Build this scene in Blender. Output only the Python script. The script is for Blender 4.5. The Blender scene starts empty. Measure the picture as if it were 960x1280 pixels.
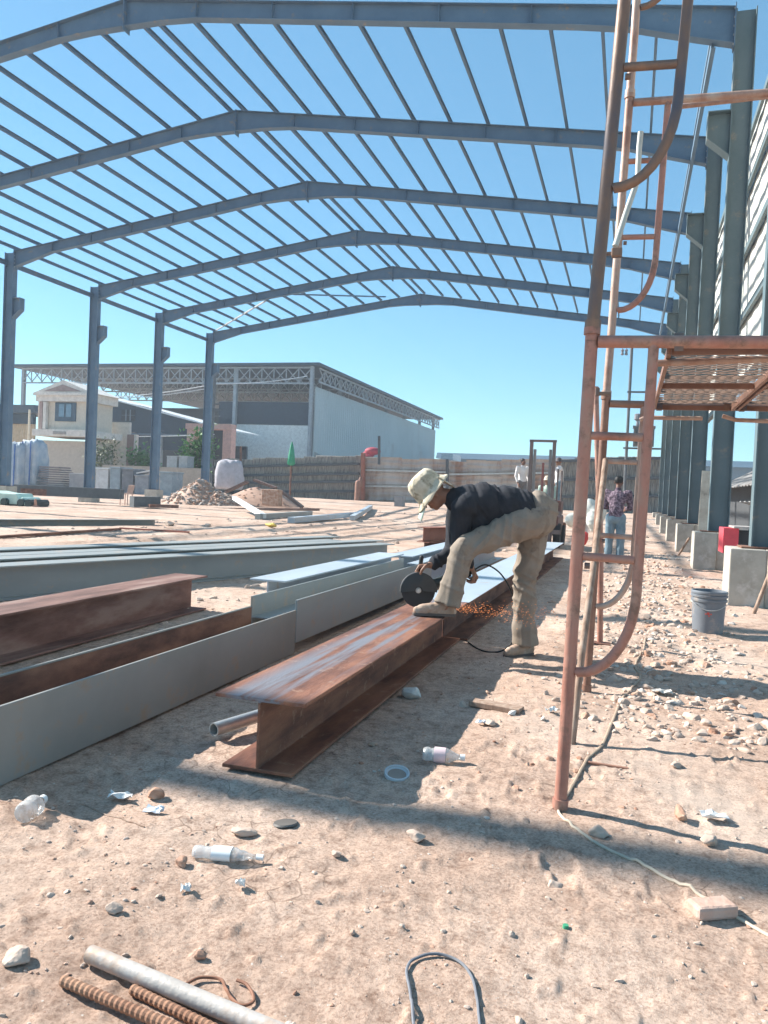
import bpy, bmesh, math, random
import numpy as np
from mathutils import Vector, Matrix
random.seed(7); RNG = np.random.default_rng(7)
SC = bpy.context.scene; COL = SC.collection
V = Vector
# ------------------------------------------------------------------ camera (measured from the frames of the shed)
F, CAM = 990.317, V((0, 0, 1.2))
FW = V((-0.2947, 0.9552, -0.0266)).normalized()
R2 = V((0.9543, 0.2956, 0.0442)); R2 = (R2 - FW * R2.dot(FW)).normalized()
U2 = R2.cross(FW)
def ray(u, v): return FW + R2 * ((u - 480) / F) - U2 * ((v - 640) / F)
def gp(u, v, z=0.0): d = ray(u, v); return CAM + d * ((z - CAM.z) / d.z)      # point on a level plane
def yp(u, v, Y): d = ray(u, v); return CAM + d * (Y / d.y)                     # point on a cross plane
def zp(u, v, D): return CAM + ray(u, v) * D                                    # point at a depth
cam = bpy.data.cameras.new('camera'); co = bpy.data.objects.new('camera', cam); COL.objects.link(co)
M = Matrix((R2, U2, -FW)).transposed().to_4x4(); M.translation = CAM; co.matrix_world = M
cam.sensor_fit = 'VERTICAL'; cam.sensor_height = 36; cam.lens = F * 36 / 1280
cam.clip_start = .05; cam.clip_end = 3000; SC.camera = co
# ------------------------------------------------------------------ light
SUN_EL, AZ = math.radians(34), math.radians(-8)                                # AZ: heading of the shadows from +X
sd = V((math.cos(AZ) * math.cos(SUN_EL), math.sin(AZ) * math.cos(SUN_EL), -math.sin(SUN_EL)))
sun = bpy.data.lights.new('sun', 'SUN'); sun.energy = 5.0; sun.angle = math.radians(.55); sun.color = (1, .945, .87)
so = bpy.data.objects.new('sun', sun); COL.objects.link(so); so.rotation_euler = sd.to_track_quat('-Z', 'Y').to_euler()
w = bpy.data.worlds.new('World'); SC.world = w; w.use_nodes = True
nt = w.node_tree; sky = nt.nodes.new('ShaderNodeTexSky'); sky.sky_type = 'NISHITA'; sky.sun_disc = False
sky.sun_elevation = SUN_EL; sky.sun_rotation = math.atan2(-sd.x, -sd.y)
sky.air_density = .85; sky.dust_density = .0; sky.ozone_density = 1.6; sky.altitude = 100
tn = nt.nodes.new('ShaderNodeMix'); tn.data_type = 'RGBA'; tn.blend_type = 'MULTIPLY'; tn.inputs['Factor'].default_value = 1; tn.inputs['B'].default_value = (.72, .98, .98, 1)
nt.links.new(sky.outputs[0], tn.inputs['A']); az = nt.nodes.new('ShaderNodeMix'); az.data_type = 'RGBA'; az.inputs['Factor'].default_value = .42; az.inputs['B'].default_value = (.84, 2.15, 3.3, 1)
nt.links.new(tn.outputs['Result'], az.inputs['A']); nt.links.new(az.outputs['Result'], nt.nodes['Background'].inputs[0]); nt.nodes['Background'].inputs[1].default_value = .103
SC.view_settings.view_transform = 'Standard'; SC.view_settings.look = 'None'; SC.view_settings.exposure = 1.2; SC.view_settings.gamma = 1
SC.view_settings.use_curve_mapping = False
SC.cycles.use_denoising = True; SC.cycles.max_bounces = 6; SC.cycles.transparent_max_bounces = 12
# ------------------------------------------------------------------ materials
MATS = {}
def mat(name, cols, scale=3., rough=.7, metal=0., bump=.0, bscale=40., stretch=(1, 1, 1), detail=6., pos=None, spec=.35, trans=0., alpha=1., dirt=None):
    """cols: base colours spread over a noise ramp; dirt: (colour, scale, amount) for a second, patchy layer."""
    if name in MATS: return MATS[name]
    m = bpy.data.materials.new(name); m.use_nodes = True; n = m.node_tree.nodes; l = m.node_tree.links
    b = n['Principled BSDF']; b.inputs['Roughness'].default_value = rough; b.inputs['Metallic'].default_value = metal
    b.inputs['Specular IOR Level'].default_value = spec
    tc = n.new('ShaderNodeTexCoord'); mp = n.new('ShaderNodeMapping'); mp.inputs['Scale'].default_value = stretch
    l.new(tc.outputs['Object'], mp.inputs[0])
    no = n.new('ShaderNodeTexNoise'); no.inputs['Scale'].default_value = scale; no.inputs['Detail'].default_value = detail; no.inputs['Roughness'].default_value = .62
    l.new(mp.outputs[0], no.inputs['Vector'])
    r = n.new('ShaderNodeValToRGB'); l.new(no.outputs['Fac'], r.inputs[0]); e = r.color_ramp.elements
    k = len(cols); ps = pos or [.36 + .28 * i / max(1, k - 1) for i in range(k)]
    while len(e) < k: e.new(.5)
    for i in range(k): e[i].position = ps[i]; e[i].color = (*cols[i], 1)
    if k == 1: e[1].color = (*cols[0], 1)
    out = r.outputs[0]
    if dirt:
        n2 = n.new('ShaderNodeTexNoise'); n2.inputs['Scale'].default_value = dirt[1]; n2.inputs['Detail'].default_value = 8; n2.inputs['Roughness'].default_value = .7
        l.new(tc.outputs['Object'], n2.inputs['Vector'])
        r2 = n.new('ShaderNodeValToRGB'); l.new(n2.outputs['Fac'], r2.inputs[0])
        r2.color_ramp.elements[0].position = .62 - .3 * dirt[2]; r2.color_ramp.elements[1].position = .72 - .2 * dirt[2]
        mx = n.new('ShaderNodeMix'); mx.data_type = 'RGBA'; l.new(r2.outputs[0], mx.inputs['Factor']); l.new(out, mx.inputs['A']); mx.inputs['B'].default_value = (*dirt[0], 1)
        out = mx.outputs['Result']
    l.new(out, b.inputs['Base Color'])
    if bump:
        n3 = n.new('ShaderNodeTexNoise'); n3.inputs['Scale'].default_value = bscale; n3.inputs['Detail'].default_value = 5
        l.new(mp.outputs[0], n3.inputs['Vector'])
        bp = n.new('ShaderNodeBump'); bp.inputs['Strength'].default_value = bump; bp.inputs['Distance'].default_value = .01
        l.new(n3.outputs['Fac'], bp.inputs['Height']); l.new(bp.outputs[0], b.inputs['Normal'])
    if trans: b.inputs['Transmission Weight'].default_value = trans
    if alpha < 1: b.inputs['Alpha'].default_value = alpha
    MATS[name] = m; return m
PAINT = lambda: mat('blue_grey_primer', [(.085, .15, .225), (.115, .19, .27)], 1.6, .55, 0, .05, 30, dirt=((.24, .21, .18), 3., .12))
PAINTD = lambda: mat('teal_grey_primer', [(.095, .14, .155), (.125, .17, .185)], 1.5, .55, 0, .05, 30, dirt=((.25, .22, .18), 2.5, .14))
GREYP = lambda: mat('grey_primed_steel', [(.235, .255, .25), (.29, .31, .305)], 1.3, .5, .1, .06, 50, stretch=(1, .3, 1), dirt=((.36, .29, .23), 6, .24))
BLUEP = lambda: mat('pale_blue_primer_and_sky_sheen', [(.34, .40, .45), (.42, .48, .53)], 1.3, .45, .1, .05, 50, stretch=(1, .3, 1), dirt=((.4, .3, .23), 4., .12))  # primed steel; also colours the painted sky sheen on the dark beam
def rust_beam():
    m = mat('rusty_mill_scale_steel', [(.11, .05, .035), (.21, .092, .058), (.32, .145, .085)], 5., .6, .15, .25, 90, stretch=(1.4, .3, 1.6), dirt=((.36, .22, .15), 11., .14))
    n = m.node_tree.nodes; l = m.node_tree.links; b = n['Principled BSDF']; src = b.inputs['Base Color'].links[0].from_socket
    tc = n.new('ShaderNodeTexCoord'); mp = n.new('ShaderNodeMapping'); mp.inputs['Scale'].default_value = (7.5, .35, 7.5); l.new(tc.outputs['Object'], mp.inputs[0])
    t = n.new('ShaderNodeTexNoise'); t.inputs['Scale'].default_value = 1.6; t.inputs['Detail'].default_value = 4; l.new(mp.outputs[0], t.inputs['Vector'])
    sp = n.new('ShaderNodeSeparateXYZ'); l.new(tc.outputs['Object'], sp.inputs[0])
    ab = n.new('ShaderNodeMath'); ab.operation = 'ABSOLUTE'; l.new(sp.outputs['X'], ab.inputs[0])
    ed = n.new('ShaderNodeMapRange'); ed.inputs['From Min'].default_value = .20; ed.inputs['From Max'].default_value = .10; l.new(ab.outputs[0], ed.inputs['Value'])
    gz = n.new('ShaderNodeMath'); gz.operation = 'GREATER_THAN'; gz.inputs[1].default_value = .29; l.new(sp.outputs['Z'], gz.inputs[0])
    r = n.new('ShaderNodeValToRGB'); l.new(t.outputs['Fac'], r.inputs[0]); r.color_ramp.elements[0].position = .47; r.color_ramp.elements[1].position = .56
    mu = n.new('ShaderNodeMath'); mu.operation = 'MULTIPLY'; l.new(r.outputs[0], mu.inputs[0]); l.new(ed.outputs[0], mu.inputs[1])
    m2 = n.new('ShaderNodeMath'); m2.operation = 'MULTIPLY'; l.new(mu.outputs[0], m2.inputs[0]); l.new(gz.outputs[0], m2.inputs[1]); mu = m2
    mx = n.new('ShaderNodeMix'); mx.data_type = 'RGBA'; l.new(mu.outputs[0], mx.inputs['Factor']); l.new(src, mx.inputs['A']); mx.inputs['B'].default_value = (.19, .195, .22, 1); l.new(mx.outputs['Result'], b.inputs['Base Color'])
    return m
RUST = lambda: MATS.get('rusty_mill_scale_steel') or rust_beam()
DRUST = lambda: mat('dark_rusty_steel', [(.085, .042, .032), (.17, .08, .055), (.25, .125, .08)], 4., .75, .1, .3, 80, stretch=(1.5, .5, 1.5))
ORANGE = lambda: mat('worn_red_oxide_tube', [(.33, .145, .105), (.41, .20, .15), (.38, .25, .19)], 6., .5, .05, .2, 70, stretch=(1, 1, .5), dirt=((.22, .13, .095), 11., .34))
TUBE = lambda: mat('bare_rusty_tube', [(.30, .165, .12), (.42, .285, .225), (.46, .37, .31)], 7., .55, .15, .15, 60, stretch=(1, 1, .6))
DARKTUBE = lambda: mat('weathered_blue_brown_tube', [(.10, .10, .12), (.19, .13, .10), (.30, .18, .12)], 5., .55, .2, .2, 60, stretch=(1, 1, .4))
GALV = lambda: mat('dull_galvanised_steel', [(.42, .43, .42), (.55, .56, .55)], 9., .42, .5, .12, 60)
CONC = lambda: mat('cast_concrete', [(.36, .33, .28), (.47, .44, .38)], 3.2, .9, 0, .35, 45, dirt=((.55, .52, .47), 5., .25))
CONCW = lambda: mat('limewashed_concrete', [(.52, .49, .44), (.64, .61, .56)], 3., .9, 0, .3, 40, dirt=((.42, .34, .27), 4., .22))
WOOD = lambda: mat('weathered_timber', [(.24, .155, .11), (.34, .235, .175), (.41, .31, .24)], 5., .85, 0, .3, 60, stretch=(6, 6, .5))
PLASTIC = lambda: mat('clear_plastic', [(.80, .83, .83)], 5., .2, 0, .5, 40, trans=.45, alpha=.68, spec=.5, dirt=((.55, .45, .37), 14., .45))
def simple(name, c, rough=.7, var=.12, **k):
    return mat(name, [tuple(x * (1 - var) for x in c), tuple(min(1, x * (1 + var)) for x in c)], k.pop('scale', 4.), rough, **k)
# ------------------------------------------------------------------ mesh builder
def frame_of(d, up=V((0, 0, 1))):
    d = V(d).normalized(); up = V(up)
    if abs(d.dot(up.normalized())) > .98: up = V((1, 0, 0)) if abs(d.x) < .9 else V((0, 1, 0))
    x = d.cross(up).normalized(); return x, x.cross(d).normalized(), d           # side, up, along
ICO = []
for _k in (1, 2, 3):
    _b = bmesh.new(); bmesh.ops.create_icosphere(_b, subdivisions=_k, radius=1); ICO.append((np.array([v.co[:] for v in _b.verts]), [tuple(v.index for v in f.verts) for f in _b.faces])); _b.free()
class MB:
    def __init__(s): s.v = []; s.f = []
    def add(s, vs, fs): o = len(s.v); s.v += [tuple(p) for p in vs]; s.f += [tuple(i + o for i in f) for f in fs]; return s
    def box(s, c, size, ax=None):
        ax = ax or (V((1, 0, 0)), V((0, 1, 0)), V((0, 0, 1))); c = V(c); h = [x / 2 for x in size]
        vs = [c + ax[0] * (h[0] * i) + ax[1] * (h[1] * j) + ax[2] * (h[2] * k) for k in (-1, 1) for j in (-1, 1) for i in (-1, 1)]
        return s.add(vs, [(0, 2, 3, 1), (4, 5, 7, 6), (0, 1, 5, 4), (2, 6, 7, 3), (0, 4, 6, 2), (1, 3, 7, 5)])
    def b2(s, lo, hi): return s.box([(a + b) / 2 for a, b in zip(lo, hi)], [abs(b - a) for a, b in zip(lo, hi)])
    def loft(s, rings, closed=True, caps=True):
        n = len(rings[0]); vs = [p for r in rings for p in r]; fs = []
        for i in range(len(rings) - 1):
            for j in range(n if closed else n - 1):
                a, b = i * n + j, i * n + (j + 1) % n; fs.append((a, b, b + n, a + n))
        if caps: fs += [tuple(range(n))[::-1], tuple(range((len(rings) - 1) * n, len(rings) * n))]
        return s.add(vs, fs)
    def prof(s, pts, p0, p1, up=(0, 0, 1)):
        p0, p1 = V(p0), V(p1); x, y, _ = frame_of(p1 - p0, up)
        return s.loft([[p + x * a + y * b for a, b in pts] for p in (p0, p1)])
    def bar(s, p0, p1, w, h, up=(0, 0, 1)):
        return s.prof([(-w / 2, -h / 2), (w / 2, -h / 2), (w / 2, h / 2), (-w / 2, h / 2)], p0, p1, up)
    def tube(s, pts, r, n=10, r1=None, caps=True):
        pts = [V(p) for p in pts]; rings = []; m = len(pts); px = None
        for i, p in enumerate(pts):
            d = (pts[min(i + 1, m - 1)] - pts[max(i - 1, 0)]).normalized()
            if px is None: x, y, _ = frame_of(d)
            else:
                x = (px - d * px.dot(d)).normalized(); y = x.cross(d).normalized()
            px = x; rr = r if r1 is None else r + (r1 - r) * i / (m - 1)
            rings.append([p + x * (rr * math.cos(2 * math.pi * k / n)) + y * (rr * math.sin(2 * math.pi * k / n)) for k in range(n)])
        return s.loft(rings, True, caps)
    def lathe(s, c, ax, prof, n=20, caps=False):
        x, y, d = frame_of(ax); c = V(c)
        return s.loft([[c + d * h + x * (r * math.cos(2 * math.pi * k / n)) + y * (r * math.sin(2 * math.pi * k / n)) for k in range(n)] for r, h in prof], True, caps)
    def limb(s, p0, p1, r0, r1, n=14):
        p0, p1 = V(p0), V(p1); x, y, d = frame_of(p1 - p0); rings = []
        for k in range(5): t = -math.pi / 2 + math.pi / 2 * (k + .3) / 4.3; rings.append((p0 + d * (r0 * math.sin(t)), r0 * math.cos(t)))
        for k in range(5): t = math.pi / 2 * k / 4.3; rings.append((p1 + d * (r1 * math.sin(t)), r1 * math.cos(t)))
        return s.loft([[c + x * (r * math.cos(2 * math.pi * k / n)) + y * (r * math.sin(2 * math.pi * k / n)) for k in range(n)] for c, r in rings])
    def ell(s, c, rad, ax=None, n=16):
        ax = ax or (V((1, 0, 0)), V((0, 1, 0)), V((0, 0, 1))); c = V(c); rings = []
        for i in range(9):
            t = -math.pi / 2 + math.pi * (i + .35) / 8.7; rings.append([c + ax[2] * (rad[2] * math.sin(t)) + ax[0] * (rad[0] * math.cos(t) * math.cos(2 * math.pi * k / n)) + ax[1] * (rad[1] * math.cos(t) * math.sin(2 * math.pi * k / n)) for k in range(n)])
        return s.loft(rings)
    def stone(s, c, r, squash=.7, n=0, seed=None):
        rg = np.random.default_rng(seed if seed is not None else random.randrange(1 << 30))
        bv, bf = ICO[2 if r > .024 else 1 if r > .008 else 0]
        pn = rg.normal(size=(15, 3)); pn /= np.linalg.norm(pn, axis=1)[:, None]; h = rg.uniform(.48, .85, 15)
        d = bv @ pn.T; k = np.where(d > .05, h / np.maximum(d, .05), 9).min(1); k = np.minimum(k, 1.05) + rg.uniform(-.02, .02, len(bv))
        p = bv * k[:, None] * r * np.array([rg.uniform(.8, 1.35), rg.uniform(.65, 1.0), squash]); a = rg.uniform(0, 6.28); ca, sa = math.cos(a), math.sin(a)
        vs = np.stack([c[0] + p[:, 0] * ca - p[:, 1] * sa, c[1] + p[:, 0] * sa + p[:, 1] * ca, c[2] + p[:, 2]], -1)
        return s.add(vs.tolist(), bf)
    def build(s, name, m, parent=None, smooth=False, bevel=0):
        me = bpy.data.meshes.new(name)
        o3 = WLOC.get(parent.name, V((0, 0, 0))) if parent else None
        if o3 is None:
            a = np.array(s.v); o3 = V(((a[:, 0].min() + a[:, 0].max()) / 2, (a[:, 1].min() + a[:, 1].max()) / 2, a[:, 2].min()))
        me.from_pydata([(p[0] - o3.x, p[1] - o3.y, p[2] - o3.z) for p in s.v], [], s.f); me.update()
        return link(name, me, m, parent, o3, smooth, bevel)
WLOC = {}
def link(name, me, m, parent, o3, smooth=False, bevel=0):
    bm = bmesh.new(); bm.from_mesh(me); bmesh.ops.recalc_face_normals(bm, faces=bm.faces[:])
    if smooth == 'auto':
        for e in bm.edges: e.smooth = len(e.link_faces) == 2 and e.calc_face_angle(0) < .7
    bm.to_mesh(me); bm.free()
    if smooth:
        for p in me.polygons: p.use_smooth = True
    me.materials.append(m); o = bpy.data.objects.new(name, me); COL.objects.link(o)
    if parent: o.parent = parent; WLOC[o.name] = o3
    else: o.location = o3; WLOC[o.name] = o3
    if bevel:
        b = o.modifiers.new('bevel', 'BEVEL'); b.width = bevel; b.segments = 2; b.limit_method = 'ANGLE'
    return o
def tag(o, label, cat, group=None, kind=None):
    if label:
        o['label'] = label
        if len(label.split()) > 16: print('LONG', len(label.split()), label)
    if cat: o['category'] = cat
    if group: o['group'] = group
    if kind or cat: o['kind'] = kind or 'thing'
    return o
def thing(name, loc, label, cat, group=None):
    o = bpy.data.objects.new(name, None); o.empty_display_size = .2; COL.objects.link(o); o.location = loc; WLOC[o.name] = V(loc)
    return tag(o, label, cat, group)
def ibeam(h, w, tf=.014, tw=.01):
    a, b, c = w / 2, h / 2, tw / 2
    return [(-a, -b), (a, -b), (a, -b + tf), (c, -b + tf), (c, b - tf), (a, b - tf), (a, b), (-a, b), (-a, b - tf), (-c, b - tf), (-c, -b + tf), (-a, -b + tf)]
def cchan(h, w, t=.006): return [(-w / 2, -h / 2), (w / 2, -h / 2), (w / 2, -h / 2 + t), (-w / 2 + t, -h / 2 + t), (-w / 2 + t, h / 2 - t), (w / 2, h / 2 - t), (w / 2, h / 2), (-w / 2, h / 2)]
NUM = ['first', 'second', 'third', 'fourth', 'fifth', 'sixth', 'seventh', 'eighth', 'ninth', 'tenth', 'eleventh', 'twelfth', 'thirteenth', 'fourteenth']
# ------------------------------------------------------------------ ground
def vnoise(x, y, seed):
    xi, yi = np.floor(x).astype(np.int64), np.floor(y).astype(np.int64); fx, fy = x - xi, y - yi
    fx, fy = fx * fx * (3 - 2 * fx), fy * fy * (3 - 2 * fy)
    def h(a, b):
        n = (a * 374761393 + b * 668265263 + seed * 974711) & 0x7fffffff; n = ((n ^ (n >> 13)) * 1274126177) & 0x7fffffff
        return ((n ^ (n >> 16)) & 0xffff) / 65535.
    return (h(xi, yi) * (1 - fx) + h(xi + 1, yi) * fx) * (1 - fy) + (h(xi, yi + 1) * (1 - fx) + h(xi + 1, yi + 1) * fx) * fy
FOOT = [(random.uniform(-2.2, 1.3), random.uniform(2.1, 3.2), random.uniform(0, 6.28)) for _ in range(16)] + [(random.uniform(-.6, 1.2), random.uniform(2.7, 5), random.uniform(.8, 2.2)) for _ in range(14)]
def sst(a, b, x): t = np.clip((x - a) / (b - a), 0, 1); return t * t * (3 - 2 * t)
def gh(x, y, fine=True):
    x, y = np.asarray(x, float), np.asarray(y, float); r = np.hypot(x, y)
    z = .5 * sst(30, 47, y) + .02 * (vnoise(x * .35, y * .35, 1) - .5) * sst(6, 14, r)
    if fine:
        rub = .55 * np.exp(-((x - .35) / .75) ** 2) * sst(4.5, 7, y) * (1 - sst(15, 22, y))           # rubble strip by the pedestals
        z = z + (.024 + .05 * rub) * (vnoise(x * 2.1, y * 2.1, 2) - .5) + (.011 + .05 * rub) * (vnoise(x * 6.3, y * 6.3, 3) - .5) + (.006 + .02 * rub) * (vnoise(x * 17, y * 17, 4) - .5) + .004 * (vnoise(x * 41, y * 41, 5) - .5)
        cl = vnoise(x * 26, y * 26, 6); z = z + .022 * np.clip(cl - .72, 0, 1) * (.5 + vnoise(x * 1.3, y * 1.3, 8)) * 2
        z = z + .04 * rub
        for px_, py_, pa in FOOT:
            ca, sa = math.cos(pa), math.sin(pa); dx, dy = x - px_, y - py_; u_, v_ = dx * ca + dy * sa, -dx * sa + dy * ca
            q_ = (u_ / .125) ** 2 + (v_ / (.046 + .012 * np.sign(u_))) ** 2; z = z - .007 * (1 - sst(.6, 1.1, q_)) + .004 * np.exp(-((np.sqrt(q_) - 1.2) / .16) ** 2)
        for rx_, wd in ((-7.2, .22), (-8.9, .22), (-9.6, .18), (-11.1, .18)):
            c_ = rx_ + .5 * np.sin(y * .16) + .06 * (y - 20); e_ = (x - c_) / wd; z = z - .035 * np.exp(-e_ ** 4) * sst(10, 14, y) * (1 - sst(30, 36, y)) + .02 * np.exp(-((np.abs(e_) - 1.5) / .35) ** 2) * sst(10, 14, y) * (1 - sst(30, 36, y))
    return z
def zg(x, y): return float(gh(x, y))
va = math.atan2(FW.x, FW.y)
ang = np.concatenate([np.linspace(-180, -42, 24, endpoint=False), np.linspace(-42, 42, 500, endpoint=False), np.linspace(42, 180, 24, endpoint=False)]) * math.pi / 180 + va
rad = [.35]
while rad[-1] < 70: rad.append(rad[-1] * 1.0078)
while rad[-1] < 1900: rad.append(rad[-1] * 1.12)
rad = np.array(rad); A, Rr = np.meshgrid(ang, rad); X, Y = Rr * np.sin(A), Rr * np.cos(A)
fd = 1 - sst(45, 75, Rr); Z = gh(X, Y) * fd + gh(X, Y, False) * (1 - fd)
na, nr = len(ang), len(rad); me = bpy.data.meshes.new('ground')
vv = np.stack([X, Y, Z], -1).reshape(-1, 3); i, j = np.meshgrid(np.arange(nr - 1), np.arange(na), indexing='ij')
q = np.stack([i * na + j, i * na + (j + 1) % na, (i + 1) * na + (j + 1) % na, (i + 1) * na + j], -1).reshape(-1, 4)
vv = np.vstack([vv, [[0, 0, 0]]]); fl = [tuple(x) for x in q[:, ::-1]] + [(k, len(vv) - 1, (k + 1) % na) for k in range(na)]
me.from_pydata(vv.tolist(), [], fl); me.update()
for p in me.polygons: p.use_smooth = True
def ground_mat():
    m = bpy.data.materials.new('dusty_red_earth'); m.use_nodes = True; n = m.node_tree.nodes; l = m.node_tree.links; b = n['Principled BSDF']
    b.inputs['Roughness'].default_value = .95; b.inputs['Specular IOR Level'].default_value = .15
    tc = n.new('ShaderNodeTexCoord')
    def noise(s, d=6, r=.6):
        t = n.new('ShaderNodeTexNoise'); t.inputs['Scale'].default_value = s; t.inputs['Detail'].default_value = d; t.inputs['Roughness'].default_value = r; l.new(tc.outputs['Object'], t.inputs['Vector']); return t.outputs['Fac']
    def ramp(f, st):
        r = n.new('ShaderNodeValToRGB'); l.new(f, r.inputs[0]); e = r.color_ramp.elements
        while len(e) < len(st): e.new(.5)
        for k, (p, c) in enumerate(st): e[k].position = p; e[k].color = (*c, 1)
        return r.outputs[0]
    def mix(f, a, c, t='MIX'):
        x = n.new('ShaderNodeMix'); x.data_type = 'RGBA'; x.blend_type = t
        if isinstance(f, float): x.inputs['Factor'].default_value = f
        else: l.new(f, x.inputs['Factor'])
        l.new(a, x.inputs['A'])
        if isinstance(c, tuple): x.inputs['B'].default_value = (*c, 1)
        else: l.new(c, x.inputs['B'])
        return x.outputs['Result']
    base = ramp(noise(.9, 8), [(.3, (.39, .27, .205)), (.5, (.50, .365, .285)), (.7, (.59, .46, .375))])
    fine = ramp(noise(14, 8, .7), [(.32, (.60, .55, .52)), (.48, (1, 1, 1)), (.66, (1.2, 1.18, 1.16))])
    c = mix(1.0, base, fine, 'MULTIPLY')
    grit = ramp(noise(90, 4, .7), [(.36, (.56, .50, .47)), (.52, (1, 1, 1)), (.7, (1.18, 1.18, 1.18))])
    c = mix(.75, c, grit, 'MULTIPLY')
    pale = ramp(noise(.42, 5), [(.52, (0, 0, 0)), (.64, (1, 1, 1))]); c = mix(pale, c, mix(.45, c, (.56, .49, .42)))
    vo = n.new('ShaderNodeTexVoronoi'); vo.inputs['Scale'].default_value = 46; l.new(tc.outputs['Object'], vo.inputs['Vector'])
    chips = ramp(vo.outputs['Distance'], [(.10, (1, 1, 1)), (.17, (0, 0, 0))]); sel = ramp(noise(7, 3), [(.55, (0, 0, 0)), (.62, (1, 1, 1))])
    c = mix(mix(1.0, chips, sel, 'MULTIPLY'), c, (.6, .55, .49))
    wv = n.new('ShaderNodeTexNoise'); wv.inputs['Scale'].default_value = 9; l.new(tc.outputs['Object'], wv.inputs['Vector'])
    vm = n.new('ShaderNodeVectorMath'); vm.operation = 'MULTIPLY_ADD'; l.new(wv.outputs['Color'], vm.inputs[0]); vm.inputs[1].default_value = (.09, .09, .0); l.new(tc.outputs['Object'], vm.inputs[2])
    v2 = n.new('ShaderNodeTexVoronoi'); v2.feature = 'DISTANCE_TO_EDGE'; v2.inputs['Scale'].default_value = 7.5; l.new(vm.outputs[0], v2.inputs['Vector'])
    crk = ramp(v2.outputs['Distance'], [(.0, (1, 1, 1)), (.022, (0, 0, 0))]); csel = ramp(noise(1.1, 4), [(.54, (0, 0, 0)), (.60, (1, 1, 1))])
    c = mix(mix(1.0, crk, csel, 'MULTIPLY'), c, (.20, .135, .10))
    l.new(c, b.inputs['Base Color'])
    bp = n.new('ShaderNodeBump'); bp.inputs['Strength'].default_value = .7; bp.inputs['Distance'].default_value = .012; l.new(noise(75, 10, .78), bp.inputs['Height']); l.new(bp.outputs[0], b.inputs['Normal'])
    return m
me.materials.append(ground_mat()); g = bpy.data.objects.new('ground', me); COL.objects.link(g); tag(g, 'dusty reddish bare earth of the building site', None, None, 'structure')
# ------------------------------------------------------------------ the steel shed: portal frames, purlins, pedestals
S = 5.5; Y1 = 16.163; XL, XR, XA = -25.39, 1.805, -11.86; ZR, SL = 12.43, .1478; ZP = .70; CD = .45
def fy(k): return Y1 + (k - 1) * S
def rtop(x): return ZR - SL * abs(x - XA)
def rbot(x):
    d = abs(x - XA); e = (13.5 - d)
    return rtop(x) - .40 - .22 * max(0, 1 - d / 1.5) - .28 * max(0, min(1, 1 - (e - .3) / 2.0))
def rafter_rings(x0, x1, y, w=.22, tf=.014, tw=.012, n=14):
    rings = []
    for i in range(n + 1):
        x = x0 + (x1 - x0) * i / n; t, b = rtop(x), rbot(x)
        rings.append([V((x, y + a, z)) for a, z in [(-w / 2, b), (w / 2, b), (w / 2, b + tf), (tw / 2, b + tf), (tw / 2, t - tf), (w / 2, t - tf), (w / 2, t), (-w / 2, t), (-w / 2, t - tf), (-tw / 2, t - tf), (-tw / 2, b + tf), (-w / 2, b + tf)]])
    return rings
FLAB = {-1: 'portal frame overhead whose roof beam casts the long shade band over the bare foreground',
        0: 'portal frame with only its right column in view, behind the grey bucket',
        1: 'nearest spanning portal frame, its roof beam crossing the top edge of the photo',
        2: 'second portal frame, its ridge next below the topmost beam, left column out of view',
        3: 'third portal frame whose left column with a bracket stands at the left picture edge',
        4: 'fourth portal frame, its left column standing in front of the cream house',
        5: 'fifth portal frame, its left column rising beside the rubble heap and navy shed',
        6: 'farthest and smallest portal frame at the end of the steel shed'}
frames = {}
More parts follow.
